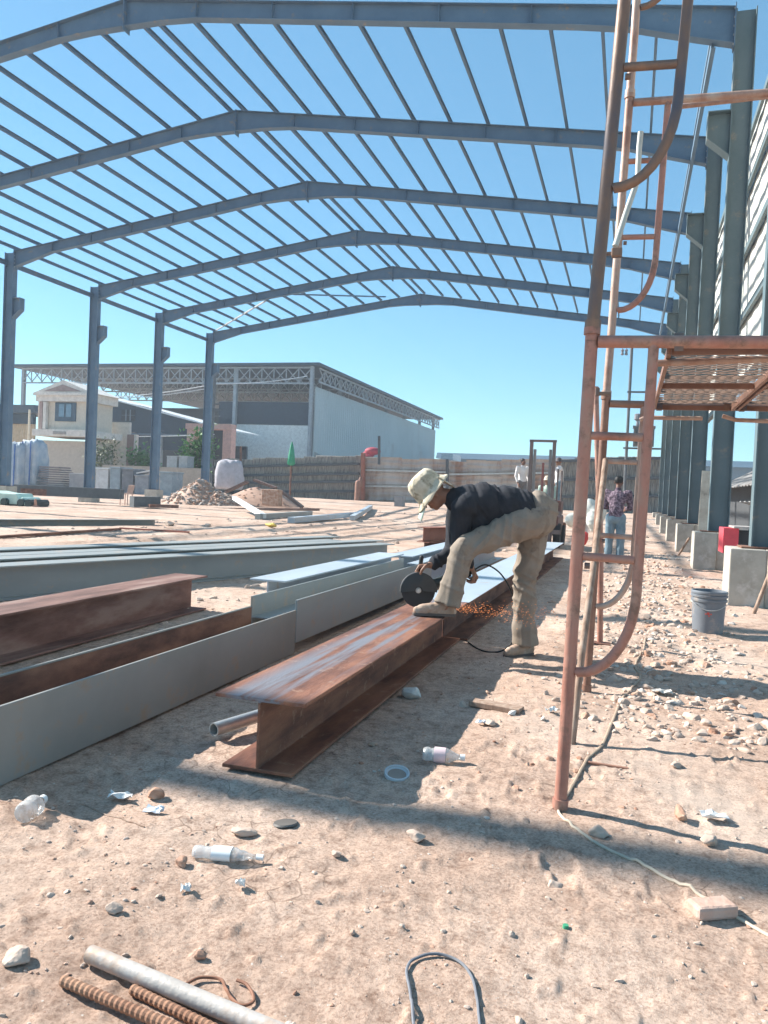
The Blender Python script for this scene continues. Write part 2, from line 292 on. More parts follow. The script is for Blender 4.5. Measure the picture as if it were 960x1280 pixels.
for k in range(-1, 7):
    y = fy(k); T = thing('portal_frame', (XA, y, 0), FLAB[k], 'portal frame', 'grey blue portal frames of the unfinished shed'); frames[k] = T
    for sgn, xo in ((-1, XL), (1, XR)):
        CD = .45 if sgn < 0 else .36; FWD = .26 if sgn < 0 else .22
        xi = xo - sgn * CD; xm = (xo + xi) / 2
        if k < 1 and sgn < 0 and k == 0: pass
        m = MB(); m.prof(ibeam(CD, FWD, .018, .014), (xm, y, ZP + .02), (xm, y, rtop(xi) - .05), up=(1, 0, 0)); c = m.build('column', PAINTD() if sgn > 0 else PAINT(), T)
        m = MB(); m.b2((xm - .30, y - .22, ZP), (xm + .30, y + .22, ZP + .0195)); m.build('base_plate', DRUST(), c)
        # corbel for the crane rail
        zt = 8.55; m = MB(); a, b = xi - sgn * .002, xi - sgn * .40
        m.loft([[V((a, y + d, zt - .02)), V((b, y + d, zt - .02)), V((b, y + d, zt - .48)), V((a, y + d, zt - .82))] for d in (-.012, .012)])
        m.b2((min(a, b), y - .15, zt - .019), (max(a, b), y + .15, zt))
        m.b2((min(b, b + sgn * .014), y - .15, zt - .48), (max(b, b + sgn * .014), y + .15, zt - .0195))
        m.loft([[V((b, y + d, zt - .481)), V((b, y + d, zt - .50)), V((a, y + d, zt - .84)), V((a, y + d, zt - .821))] for d in (-.15, .15)])
        m.build('corbel', PAINTD() if sgn > 0 else PAINT(), c)
        m = MB(); m.loft(rafter_rings(xi - sgn * .003 if k < 9 else xi, XA + sgn * .012, y)); rf = m.build('rafter', PAINT(), T)
        m = MB(); m.b2((xi - sgn * .004, y - .14, rbot(xi) - .06), (xi - sgn * .022, y + .14, rtop(xi) + .05)); ep = m.build('end_plate', PAINT(), T)
        for zz in np.linspace(rbot(xi), rtop(xi) - .03, 5):
            for dy in (-.085, .085): m = MB(); m.lathe((xi - sgn * .022, y + dy, zz), (-sgn, 0, 0), [(.018, 0), (.018, .014), (.001, .015)], 6); m.build('bolt', GALV(), ep)
        for i in range(1, 7):
            xx = xi + (XA - xi) * i / 7; m = MB(); m.b2((xx - .004, y - .10, rbot(xx) + .02), (xx + .004, y + .10, rtop(xx) - .02)); m.build('stiffener', PAINT(), rf)
    m = MB(); m.b2((XA - .010, y - .13, rbot(XA) - .10), (XA + .010, y + .13, rtop(XA) + .012)); m.build('ridge_plate', PAINT(), T)
pl = [(-1, i, XA - .22 - 1.063 * i) for i in range(13)] + [(1, i, XA + .22 + 1.063 * i) for i in range(13)]
for s, i, x in pl:
    m = MB(); z = rtop(x) + .068; rg = random.Random(i * 7 + s)
    m.prof(cchan(.13, .06, .006), (x, fy(1) + .22, z), (x, fy(6) + .22, z))
    side = 'left' if s < 0 else 'right'
    o = m.build('roof_purlin', PAINT()); 
    lab = f'long thin roof purlin lying on the {side} slope, ' + ('beside the ridge' if i == 0 else (f'{NUM[i]} one down from the ridge' if i < 12 else 'lowest one at the eaves'))
    tag(o, lab, 'purlin', 'thin purlins across the roof frames')
for xx, zz, lab in ((XL + .10, rtop(XL) - .42, 'eaves strut joining the tops of the left columns'), (XR - .72, rbot(XR - .6) + .06, 'eaves strut joining the tops of the right columns, behind the scaffold')):
    m = MB(); m.prof(cchan(.20, .08, .008), (xx, fy(1) + .02, zz), (xx, fy(6), zz)); tag(m.build('eaves_strut', PAINT()), lab, 'strut')
def brace(a, b, lab, c):
    m = MB(); m.bar(a, b, .07, .07); tag(m.build('roof_brace', c), lab, 'brace')
brace(yp(270, 413, fy(6) - .1), yp(332, 376, fy(5) + .1), 'pale slanting brace in the far left corner of the roof', GALV())
brace(yp(367, 368, fy(5) + .1), yp(482, 371, fy(6) - .1), 'thin level brace under the roof near the farthest ridge', PAINT())
# right pedestals
PLAB = {0: 'concrete pedestal behind the grey bucket, largest in the row', 1: 'concrete pedestal under the column left of the red box, next behind the largest one',
        2: 'low concrete pedestal, third back in the right row beside the leaning stick', 3: 'small concrete pedestal, fourth back in the right row', 4: 'tiny concrete pedestal, fifth back in the right row'}
for k in range(0, 7):
    y = fy(k); m = MB(); x0 = 1.19
    m.b2((x0, y - .34, -.12), (x0 + .40, y + .30, ZP - .004)); m.b2((x0 + .403, y - .30, -.12), (x0 + 1.06, y + .34, ZP - .001))
    o = m.build('concrete_pedestal', CONC(), bevel=.012)
    tag(o, PLAB.get(k, 'tiny far concrete pedestal at the end of the right row'), 'pedestal', 'concrete pedestals under the right columns')
for k in range(2, 7):
    y = fy(k); m = MB(); zb = zg(XL, y) - .2; m.b2((XL - .15, y - .32, zb), (XL + .62, y + .32, ZP - .002)); o = m.build('concrete_pedestal', CONC(), bevel=.012)
    tag(o, {3: 'concrete pedestal under the left column at the picture edge', 4: 'concrete pedestal under the left column before the cream house', 5: 'concrete pedestal behind the pale seat, left of the rubble heap', 6: 'concrete pedestal half buried by the brick rubble heap', 2: 'concrete pedestal under the left column just out of view'}[k], 'pedestal', 'concrete pedestals under the left columns')
# low plinth between the near pedestals
m = MB(); m.b2((2.0, fy(0) + .4, -.1), (2.3, fy(1) - .4, .42)); tag(m.build('plinth_wall', CONCW(), bevel=.01), 'low whitewashed plinth wall running between the two nearest right pedestals', 'wall')
# sheet cladding high on the right side, on girts
T = thing('cladding_wall', (2.45, fy(3), 0), 'high white sheet cladding behind the right columns, open below', 'wall')
m = MB(); y0, y1 = fy(-1) - 1, fy(6) + .3; n = int((y1 - y0) / .25); pr = []
for i in range(n + 1):
    yy = y0 + (y1 - y0) * i / n; pr.append((yy, 2.44 + (.012 if (i // 2) % 2 else 0)))
m.loft([[V((xx, yy, z)) for yy, xx in pr] + [V((xx + .012, yy, z)) for yy, xx in pr[::-1]] for z in (4.0, 10.6)]); m.build('sheet', simple('white_sheet_cladding', (.56, .56, .51), .5, .06, dirt=((.5, .47, .42), 1.2, .15)), T)
for zz in (4.1, 5.7, 7.3, 8.9, 10.2):
    m = MB(); m.prof(cchan(.16, .07, .006), (2.36, y0, zz), (2.36, y1, zz)); m.build('girt', PAINTD(), T)
T = thing('timber_shed', (4.4, 22, 0), 'dark open shed with a steep ribbed lean-to roof behind the right columns', 'shed')
m = MB(); m.b2((3.6, 17.5, 0), (3.75, 33, 1.9)); m.build('wall', simple('dark_shed_wall', (.06, .065, .07)), T)
m = MB()
for i in range(26):
    yy = 17.2 + i * .6; m.loft([[V((3.0, yy + d, 1.75 + e)), V((3.0, yy + d, 1.78 + e)), V((6.4, yy + d, 3.6 + e)), V((6.4, yy + d, 3.57 + e))] for d, e in ((0, 0), (.3, .05), (.59, 0))])
m.build('roof', simple('grey_fibre_sheet', (.22, .215, .21), dirt=((.12, .1, .09), 3, .3)), T)
m = MB(); m.b2((6.4, 17, 0), (6.6, 33, 2.9)); m.build('back_wall', simple('dark_shed_wall', (.06, .065, .07)), T)
m = MB(); m.b2((4.2, 24, 3.0), (6.2, 27, 4.2)); m.build('chimney_block', simple('dull_pink_brick', (.34, .2, .18)), T)
m = MB()
for i in range(9): m.bar((3.1, 18 + .9 * i, 1.35), (5.2, 18 + .9 * i, .75), .3, .03)
m.build('awning', simple('pale_grey_sheet', (.4, .4, .39)), T)
# ------------------------------------------------------------------ beams on the ground
def hb(name, label, cat, x, y0, y1, z, h, w, m_, up=(0, 0, 1), x1=None, group='steel beams laid out on the ground', tf=.016, tw=.012):
    m = MB(); p0, p1 = V((x, y0, z)), V((x if x1 is None else x1, y1, z))
    m.prof(ibeam(h, w, tf, tw), p0, p1, up); return tag(m.build(name, m_, bevel=.003), label, cat, group)
m = MB(); a_, c_, b_, d_ = .205, .16, .155, .006
m.prof([(-c_, -b_), (c_, -b_), (c_, -b_ + .016), (d_, -b_ + .016), (d_, b_ - .016), (a_, b_ - .016), (a_, b_), (-a_, b_), (-a_, b_ - .016), (-d_, b_ - .016), (-d_, -b_ + .016), (-c_, -b_ + .016)], (-1.42, 2.97, .165), (-1.42, 6.35, .165))
tag(m.build('steel_beam', RUST(), bevel=.003), 'rusty brown H beam with bluish streaks under the bent worker\'s front foot', 'steel beam', 'steel beams laid out on the ground')
hb('steel_beam', 'dark beam with a pale blue top continuing in line behind the rusty beam and worker', 'steel beam', -1.41, 6.36, 16.2, .165, .31, .41, DRUST())
m = MB(); m.b2((-1.614, 6.362, .3205), (-1.206, 16.19, .3225)); o = m.build('sky_sheen', BLUEP()); o.parent = bpy.data.objects['steel_beam.001']; o.location = o.location - bpy.data.objects['steel_beam.001'].location; o['label'] = 'pale blue sky reflection painted on the top face'  # sky reflection on the rusty top flange, painted as a thin pale blue sheet
# beams lying on their side (flanges upright)
hb('steel_beam', 'grey beam on its side with a rust brown trough, nearest on the left', 'steel beam', -2.42, 2.42, 5.22, .165, .37, .31, mat('grey_front_rust_trough', [(.235, .23, .21), (.28, .275, .255)], 1.5, .55, .1, .06, 50, dirt=((.33, .25, .19), 6, .24)), up=(1, 0, 0))
m = MB(); m.b2((-2.588, 2.424, .176), (-2.584, 5.216, .312)); m.b2((-2.583, 2.424, .1725), (-2.255, 5.216, .1755))
o = m.build('rust_film', DRUST()); o.parent = bpy.data.objects['steel_beam.002']; o.location = o.location - bpy.data.objects['steel_beam.002'].location; o['label'] = 'rust brown inner faces of the trough'
hb('steel_beam', 'grey beam on its side directly behind the trough beam, left of the rusty beam', 'steel beam', -2.42, 5.235, 9.3, .235, .37, .31, GREYP(), up=(1, 0, 0))
for i, (x, y0, y1, z, lab) in enumerate([(-2.93, 6.2, 9.9, .24, 'flat blue grey beam beside the beam lying on its side, behind the grinder'), (-2.86, 10.05, 15.5, .20, 'blue grey beam end to end beyond the grinder, left of the worker\'s arm'), (-2.40, 9.4, 15.0, .17, 'blue grey beam partly hidden behind the worker\'s bent knee')]):
    hb('steel_beam', lab, 'steel beam', x, y0, y1, z, .31, .34, BLUEP())
hb('steel_beam', 'dark rusty beam with a pale dusty top, short end pointing at the middle, left side', 'steel beam', -3.80, 2.6, 6.62, .17, .32, .34, mat('dark_rust_dusty', [(.10, .05, .04), (.19, .1, .08), (.27, .18, .15)], 3, .75, .1, .3, 80, stretch=(2, .4, 1.5)), x1=-3.92)
d0 = V((-.30, 1, 0)).normalized()
gs0, gs1 = V((-5.72, 6.1, 0)), V((-3.82, 12.5, 0)); ax = (gs1 - gs0).normalized(); sx = V((ax.y, -ax.x, 0))
for i, (off, a, b, zz, lab) in enumerate([(0, -3.5, 6.75, .17, 'long grey beam closest to the camera of the four side by side on the left'), (-.42, -3.2, 7.05, .19, 'second of the four long grey beams side by side on the left'), (-.84, -3.5, 6.4, .18, 'third of the four long grey beams side by side on the left'), (-1.25, -3.4, 6.9, .2, 'farthest of the four long grey beams side by side on the left')]):
    m = MB(); m.prof(ibeam(.33, .30, .016, .012), gs0 + ax * a + sx * off + V((0, 0, zz)), gs0 + ax * b + sx * off + V((0, 0, zz)))
    tag(m.build('steel_beam', GREYP(), bevel=.003), lab, 'steel beam', 'steel beams laid out on the ground')
def ground_bar(name, lab, cat, a, b, w_, h_, m_, group=None, prof=None, lift=0):
    m = MB(); a, b = V(a), V(b); a.z = zg(a.x, a.y) + h_ / 2 + lift; b.z = zg(b.x, b.y) + h_ / 2 + lift
    if prof: m.prof(prof, a, b)
    else: m.bar(a, b, w_, h_)
    return tag(m.build(name, m_), lab, cat, group)
ground_bar('steel_channel', 'long grey steel channel across the bare ground on the left, before the mint bundle', 'channel', gp(-40, 658), gp(196, 656), .2, .14, GREYP(), prof=cchan(.16, .2, .012))
ground_bar('rusty_bar', 'thin rusty bar lying beyond the long grey beams on the left', 'steel bar', gp(-20, 674), gp(150, 663), .08, .05, DRUST())
ground_bar('rusty_bar', 'short reddish bar lying right of the long grey channel', 'steel bar', gp(150, 661), gp(236, 667), .07, .04, simple('red_rust', (.33, .13, .09)))
for (a, b, w_, h_, mm, lab) in [((20, 622), (152, 624), .5, .45, simple('dark_grey_beam', (.09, .105, .115)), 'dark grey stacked beam under the left columns'), ((28, 632), (150, 630), .4, .30, DRUST(), 'brown rusty beam in front of the dark grey stacked beam'), ((165, 621), (198, 624), .5, .45, simple('dark_grey_beam', (.09, .105, .115)), 'dark grey block beam right of the pale seat'), ((186, 630), (222, 630), .3, .14, DRUST(), 'short brown beam left of the brick rubble heap')]:
    A = gp(a[0], a[1] + 6, .15); B = gp(b[0], b[1] + 6, .15); A.y = min(A.y, 31); B.y = min(B.y, 33.5)
    A = yp(a[0], a[1], 29.5); B = yp(b[0], b[1], 30.5)
    ground_bar('stored_beam', lab, 'steel beam', A, B, w_, h_, mm, 'beams stored along the left columns', lift=(.3 if 'dark grey stacked' in lab else .05))
for (a, b, lab, w_, mm) in [((292, 622), (330, 646), 'white steel section leaning on the sand heap', .16, simple('white_paint_steel', (.62, .63, .62))), ((322, 646), (388, 642), 'grey steel section lying flat before the sand heap', .2, GREYP()), ((364, 651), (450, 644), 'pale grey steel section right of the flat one before the sand heap', .25, BLUEP()), ((440, 648), (463, 640), 'short pale grey section at the right tip of the loose steel', .2, BLUEP())]:
    A, B = gp(*a, .1), gp(*b, .1)
    if 'white' in lab:
        A = yp(a[0], a[1], 31.5); B.z = .12; m = MB(); m.bar(A, B, w_, .16); tag(m.build('steel_section', mm), lab, 'steel section', 'loose steel sections before the sand heap'); continue
    ground_bar('steel_section', lab, 'steel section', A, B, w_, .18, mm, 'loose steel sections before the sand heap', lift=(.02 if 'white' not in lab else .1))
for i, (u, v, l) in enumerate([((528, 655), (560, 664), 'reddish beam end behind the worker\'s forearm'), ((530, 672), (566, 668), 'dark brown beam under the reddish one behind the worker')]):
    A, B = gp(*u), gp(*v); A.y = min(A.y, 20); ground_bar('stored_beam', l, 'steel beam', gp(u[0], 688), gp(v[0] + 40, 684), .3, .2 + .12 * (1 - i), simple('brown_red_beam', (.30, .13, .09)) if i == 0 else DRUST(), 'rusty beams stacked behind the worker', lift=.16 * (1 - i), prof=ibeam(.2 + .12 * (1 - i), .3))
# ------------------------------------------------------------------ scaffold tower
def wob(p0, p1, n=6, a=.004, seed=0):
    rg = random.Random(seed); p0, p1 = V(p0), V(p1)
    return [p0.lerp(p1, i / n) + (V((rg.uniform(-a, a), rg.uniform(-a, a), 0)) if 0 < i < n else V((0, 0, 0))) for i in range(n + 1)]
def scaffold_frame(base, lean, tube, inner, lab, H=1.83, r=.0245, W=1.22):
    b = V(base); up = V((lean[0], lean[1], 1)).normalized(); ex = V((1, 0, 0)); ex = (ex - up * ex.dot(up)).normalized()
    P = lambda x, z: b + ex * x + up * z
    T = thing('scaffold_frame', b, lab, 'scaffold frame', 'walk-through scaffold frames of the tower')
    for x, s in ((0, 1), (W, -1)):
        m = MB(); m.tube(wob(P(x, 0), P(x, H - .03), 5, .0015), r, 14); m.tube([P(x, H - .029), P(x, H + .0)], r * 1.02, 14)
        lg = m.build('leg', tube, T, 'auto')
        m = MB(); m.tube([P(x, H - .004), P(x, H + .022)], r * 1.28, 14); m.build('collar', tube, lg, 'auto'); m = MB(); m.tube([P(x, .004), P(x, .045)], r * 1.25, 14); m.build('foot', tube, lg, 'auto')
        arc = [P(x + s * .225, H - .03), P(x + s * .225, .86)] + [P(x + s * (.03 + .195 * math.cos(t)), .86 - .32 * math.sin(t)) for t in np.linspace(.15, math.pi / 2, 9)]
        arc.append(P(x + s * (.024), .536))
        m = MB(); m.tube(arc, r * .78, 12); il = m.build('inner_tube', inner, T, 'auto')
        for z in (.985, 1.445):
            m = MB(); m.tube([P(x + s * .022, z), P(x + s * .21, z)], r * .66, 10); m.build('rung', inner, T, 'auto')
        m = MB(); m.tube([P(x + s * .04, z_) for z_ in ()] or [P(x + s * .03, .95), P(x + s * .05, .95)], .012, 8); m.build('lock_pin', DARKTUBE(), lg)
    m = MB(); m.tube([P(.0245, H - .03), P(W - .0245, H - .03)], r * .95, 14); m.build('top_bar', tube, T, 'auto')
    return T
b1 = V((-.196, 3.11, .0)); ln = (.0162, 0)
b2 = V((-.196, 5.1, .0)); ln2 = (.0150, 0)
scaffold_frame(b1, ln, ORANGE(), ORANGE(), 'red oxide scaffold frame standing on the ground nearest the camera, right of the worker')
scaffold_frame(b2, ln2, mat('dark_brown_tube', [(.19, .10, .07), (.30, .17, .12)], 5, .55, .1, .2, 60), TUBE(), 'dark brown lower scaffold frame standing behind the red one, carrying the far deck edge')
scaffold_frame(b1 + V((ln[0], 0, 1)) * 1.835, (.045, 0), DARKTUBE(), DARKTUBE(), 'weathered upper scaffold frame on top of the nearest red one, cut by the photo top')
scaffold_frame(b2 + V((ln2[0], 0, 1)) * 1.835, (.026, 0), TUBE(), ORANGE(), 'pinkish upper scaffold frame behind the weathered one, with a full inner tube bend in view')
scaffold_frame(b2 + V((ln2[0], 0, 1)) * 1.835 + V((.026, 0, 1)) * 1.83, (.02, 0), TUBE(), DARKTUBE(), 'topmost scaffold frame at the top edge, only its lowest bend in view')
# mesh walk boards between the two lower frames
def walkboard(x0, w_, lab):
    z = 1.795; y0, y1 = 3.145, 5.06; T = thing('mesh_walkboard', (x0 + w_ / 2, 4.1, z - .05), lab, 'walkboard', 'mesh walk boards of the scaffold deck'); tb = mat('dark_brown_tube', [(.19, .10, .07)])
    for x in (x0, x0 + w_):
        m = MB(); m.box((x, 4.09, z - .022), (.016, y1 - y0 - .03, .034)); m.build('side_rail', tb, T)
    for i in range(3):
        m = MB(); yy = y0 + .03 + (y1 - y0 - .06) * i / 2; m.box((x0 + w_ / 2, yy, z - .024), (w_ - .02, .018, .026)); m.build('cross_bar', tb, T)
    m = MB(); cx, cy = .05, .0165; ny = int((y1 - y0 - .04) / (2 * cy)); nx = int(w_ / cx)
    for j in range(2 * ny):
        yy = y0 + .02 + cy * j; o = (j % 2) * .5; sg = 1 if j % 2 else -1
        row = []
        for i in range(2 * nx + 1):
            xx = x0 + .004 + i * (w_ - .008) / (2 * nx); row.append((xx, yy + (cy * .8 if (i + (j % 2)) % 2 else -cy * .0) ))
        rg = random.Random(j); dz = -.03 * rg.uniform(.7, 1.1) * math.sin((yy - y0) * 7) ** 2
        m.loft([[V((a, b - .0048, z + .002 + dz)), V((a, b + .0048, z + .0075 + dz))] for a, b in row], closed=False, caps=False)
    m.build('mesh_sheet', simple('rusty_expanded_metal', (.155, .095, .065), .7), T)
    for y in (y0 + .0, y1 - .02):
        for x in (x0 + .03, x0 + w_ - .03):
            m = MB(); a = [V((x, y + .05 * math.cos(t), z - .02 + .055 * math.sin(t))) for t in np.linspace(-.3, math.pi + .3, 9)]
            m.loft([[p + V((-.016, 0, 0)), p + V((.016, 0, 0)), p + V((.016, 0, .006)), p + V((-.016, 0, .006))] for p in a]); m.build('hook', DARKTUBE(), T)
walkboard(.115, .43, 'rusty mesh walk board of the scaffold deck, the left one in full view')
walkboard(.575, .43, 'rusty mesh walk board of the scaffold deck, the one cut by the right picture edge')
def pipe(name, lab, cat, pts, r, m_, group=None, n=10):
    m = MB(); m.tube(pts, r, n); return tag(m.build(name, m_, None, 'auto'), lab, cat, group)
G = 'thin brace tubes of the scaffold'
pipe('brace_tube', 'pale brace tube just under the deck front, flattened end on the red tube', 'brace tube', [yp(812, 457, 3.25), yp(822, 454, 3.25), yp(1000, 447, 3.3)], .0135, TUBE(), G)
pipe('brace_tube', 'pale brace tube level below the deck, ending left of the first gap', 'brace tube', [yp(800, 525, 4.92), yp(806, 522, 4.92), yp(878, 523, 4.95)], .0125, TUBE(), G)
pipe('brace_tube', 'brown brace tube below the deck running to the right picture edge', 'brace tube', [yp(903, 520, 4.92), yp(920, 525, 4.92), yp(1000, 528, 4.95)], .0125, TUBE(), G)
pipe('brace_tube', 'thin reddish tube crossing under the high level bar, right of the upper tower', 'brace tube', [yp(843, 134, 5.2), yp(1000, 116, 5.2)], .015, TUBE(), G)
pipe('brace_tube', 'pale slanting brace with a flattened pointed top on the upper tower', 'brace tube', [yp(801, 165, 5.0), yp(799, 185, 5.0), yp(797, 225, 4.98), yp(783, 265, 4.9), yp(769, 308, 4.8)], .017, mat('pale_brace', [(.42, .44, .40), (.55, .54, .48)], 6, .55, .1, .1, 50), G)
m = MB(); m.box(yp(771, 316, 4.78), (.06, .05, .05)); m.box(yp(762, 317, 4.78), (.10, .02, .02)); tag(m.build('tube_clamp', DARKTUBE(), bevel=.006), 'dark clamp holding the slanting brace on the upper tower', 'clamp')
m = MB(); m.box(yp(754, 492, 4.98), (.09, .025, .022)); m.box(yp(747, 490, 4.98), (.025, .03, .05)); tag(m.build('tube_clamp', DARKTUBE(), bevel=.004), 'small dark clamp on the scaffold beside the head of the rusty bar', 'clamp')
pipe('timber_pole', 'pale bare timber pole leaning inside the scaffold, ending behind the red leg', 'pole', [gp(715, 930), gp(726, 820, .45) * .0 + yp(727, 820, 4.1), yp(742, 707, 4.4), yp(757, 575, 4.95)], .018, WOOD())
pipe('steel_rod', 'rusty brown bar standing upright inside the scaffold, pointed at the top', 'steel bar', [V((-.17, 6.75, 0)), yp(751, 690, 6.7), yp(747.5, 585, 6.7), yp(745, 500, 6.72), yp(745, 484, 6.74)], .024, ORANGE())
m = MB(); m.box((-.16, 6.72, .03), (.14, .12, .012)); m.build('foot_plate', DRUST(), bpy.data.objects['steel_rod'])
# cable trailing from the scaffold foot
def cable(name, lab, cat, px, r, m_, lift=0):
    pts = [gp(u, v) for u, v in px]; out = []
    for i in range(len(pts) - 1):
        p0, p1, p2, p3 = pts[max(0, i - 1)], pts[i], pts[i + 1], pts[min(len(pts) - 1, i + 2)]
        for t in np.linspace(0, 1, 8, endpoint=False):
            out.append(.5 * ((2 * p1) + (p2 - p0) * t + (2 * p0 - 5 * p1 + 4 * p2 - p3) * t * t + (3 * p1 - p0 - 3 * p2 + p3) * t ** 3))
    out.append(pts[-1])
    for p in out: p.z = zg(p.x, p.y) + r * .8 + lift
    m = MB(); m.tube(out, r, 7); return tag(m.build(name, m_, None, 'auto'), lab, cat)
CREAM = simple('dusty_cream_cable', (.52, .44, .34))
cable('cable', 'cream cable curving from the red scaffold foot to the right picture edge', 'cable', [(696, 1004), (700, 1020), (722, 1042), (760, 1064), (800, 1084), (850, 1108), (900, 1136), (930, 1152), (975, 1176)], .0055, CREAM)
cable('cable', 'dusty cable running up from the red scaffold foot over the stony strip', 'cable', [(704, 1005), (715, 985), (728, 962), (735, 952), (752, 935), (765, 905), (778, 876), (784, 868), (800, 850), (794, 835), (803, 820), (807, 800)], .007, simple('muddy_cable', (.40, .30, .22)))
# ------------------------------------------------------------------ bucket
bp = V((.76, 7.98, 0)); bp.z = zg(bp.x, bp.y) - .005
T = thing('paint_bucket', bp, 'grey plastic paint bucket with a small red emblem, standing before the pedestals', 'bucket')
BK = simple('grey_bucket_plastic', (.17, .19, .215), .45, .1, dirt=((.36, .31, .27), 6., .25))
m = MB(); R = .155
m.lathe(bp, (0, 0, 1), [(.001, .0), (R * .86, 0), (R * .87, .01), (R * .965, .29), (R * 1.03, .292), (R * 1.04, .312), (R * .985, .315), (R * .99, .332), (R * 1.05, .334), (R * 1.06, .352), (R * 1.0, .356), (R * 1.03, .36), (R * 1.05, .378), (R * 1.02, .392), (R * .97, .392), (R * .95, .36), (R * .84, .02), (.001, .02)], 40)
m.build('body', BK, T, 'auto')
m = MB(); m.tube([bp + V((math.cos(a) * R * 1.07, math.sin(a) * R * .5 - R * .55, .30 - .08 * math.sin(a) ** 2)) for a in np.linspace(math.pi, 2 * math.pi, 20)], .0035, 6); m.build('handle', GALV(), T, True)
dv = (CAM - bp); dv.z = 0; dv.normalize(); sv = V((-dv.y, dv.x, 0))
m = MB()
for dx, dz, rr in ((0, .19, .013), (.026, .186, .007), (-.024, .184, .006), (.008, .168, .007)):
    c = bp + V((0, 0, dz)) + (dv + sv * (dx - .0) / R).normalized() * (R * (.87 + .095 * dz / .29) + .0015)
    nn = (c - bp); nn.z = 0; nn.normalize(); tt = V((-nn.y, nn.x, 0))
    m.lathe(c, nn, [(.0001, .001), (rr, .001), (rr, -.003)], 12)
m.build('emblem', simple('red_print', (.62, .09, .07)), T)
# things round the pedestals
pipe('timber_stick', 'short brown stick leaning on the largest concrete pedestal', 'stick', [gp(942, 768), yp(960, 722, 9.7), yp(972, 690, 9.9)], .022, WOOD())
pipe('timber_stick', 'thin stick leaning on the third pedestal of the right row', 'stick', [gp(848, 694), yp(862, 672, 19)], .025, WOOD())
c = yp(918, 668, 14.4); m = MB(); T = thing('tool_box', (c.x, c.y, .42), 'red metal box with a dark open side on the plinth between the nearest columns', 'box')
m.b2((c.x - .2, 14.1, .425), (c.x + .03, 14.8, .84))
m.build('panel', simple('red_paint', (.62, .07, .09)), T)
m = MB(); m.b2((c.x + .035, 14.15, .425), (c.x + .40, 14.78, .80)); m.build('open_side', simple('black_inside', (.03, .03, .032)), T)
m = MB(); m.b2((c.x - .05, 14.05, .845), (c.x + .45, 14.8, .875)); m.build('lid', simple('dusty_grey_lid', (.4, .36, .33)), T)
m = MB(); m.b2((1.98, 13.7, .30), (2.9, 15.2, .42)); tag(m.build('concrete_block', CONCW(), bevel=.01), 'whitewashed concrete block under the red box', 'block')
c = yp(879, 640, 18.5); m = MB(); m.prof([(-.10, -.012), (.10, -.012), (.10, .012), (-.10, .012)], (c.x, 18.5, .3), (c.x + .05, 18.7, 1.95), up=(0, 1, 0)); tag(m.build('timber_plank', mat('stained_plank', [(.62, .56, .46), (.5, .42, .33), (.2, .17, .15)], 3, .85, pos=[.4, .58, .68])), 'pale stained plank standing upright between two right columns', 'plank')
# ------------------------------------------------------------------ foreground litter
def stone_thing(u, v, r, lab, m_, name='stone', cat='stone', sq=.6, seed=0, group=None):
    p = gp(u, v); m = MB(); m.stone((p.x, p.y, zg(p.x, p.y) + r * sq * .55), r, sq, seed=seed); o = m.build(name, m_, bevel=r * .06)
    return tag(o, lab, cat, group)
BRK = lambda: mat('broken_brick', [(.33, .17, .11), (.44, .27, .19), (.5, .38, .3)], 9, .9, 0, .4, 60)
PST = lambda: mat('dusty_pale_stone', [(.45, .34, .27), (.56, .45, .37)], 8, .9, 0, .4, 50)
for args in [(226, 1080, .026, 'brown stone propping the mouth of the squashed bottle', BRK(), 'stone', 'stone', .8, 3), (305, 1044, .036, 'chipped stone right above the squashed bottle', PST(), 'stone', 'stone', .55, 4),
             (521, 1054, .036, 'round grey stone at the edge of the long shade band', PST(), 'stone', 'stone', .55, 5), (692, 1107, .030, 'small tan stone alone below the long shade band', PST(), 'stone', 'stone', .8, 6),
             (192, 997, .034, 'square brown brick bit beside the crumpled paper', BRK(), 'brick_piece', 'brick', .8, 7), (747, 1046, .04, 'grey stone beside the cream cable near the scaffold foot', PST(), 'stone', 'stone', .7, 8),
             (888, 1058, .04, 'upright chip of stone at the end of the pole shadow', PST(), 'stone', 'stone', .9, 9), (515, 870, .07, 'white rounded stone lying in the shade of the rusty beam', simple('white_stone', (.62, .6, .56)), 'stone', 'stone', .7, 10),
             (420, 1072, .03, 'flat stone right of the squashed bottle', PST(), 'stone', 'stone', .5, 11), (810, 826, .05, 'brick bit at the top end of the dusty cable', BRK(), 'brick_piece', 'brick', .6, 12),
             (140, 1143, .026, 'small pale stone above the foreground pipe', PST(), 'stone', 'stone', .7, 13), (250, 1195, .022, 'dark little stone above the rusty wire', BRK(), 'stone', 'stone', .8, 14), (20, 1205, .036, 'grey lump of stone at the lower left edge', PST(), 'stone', 'stone', .6, 15),
             (612, 905, .05, 'flat stone left of the red scaffold leg', PST(), 'stone', 'stone', .5, 16), (640, 894, .035, 'white chip of stone beside the flat stone left of the scaffold', simple('white_stone', (.62, .6, .56)), 'stone', 'stone', .6, 17), (845, 960, .04, 'stone alone between the bucket and the pole shadow', PST(), 'stone', 'stone', .5, 18), (850, 1025, .045, 'dark clod beside the pale paper on the right', BRK(), 'stone', 'stone', .8, 19)]:
    stone_thing(*args)
p = gp(890, 1142); m = MB(); z0 = zg(p.x, p.y); d = V((math.cos(.5), math.sin(.5), 0)); m.box((p.x, p.y, z0 + .016), (.13, .07, .04), (d, V((-d.y, d.x, 0)), V((0, 0, 1)))); tag(m.build('brick_piece', mat('pinkish_brick', [(.45, .29, .22), (.56, .42, .35)], 8, .9, 0, .4, 50), bevel=.01), 'broken half brick beside the cream cable at lower right', 'brick')
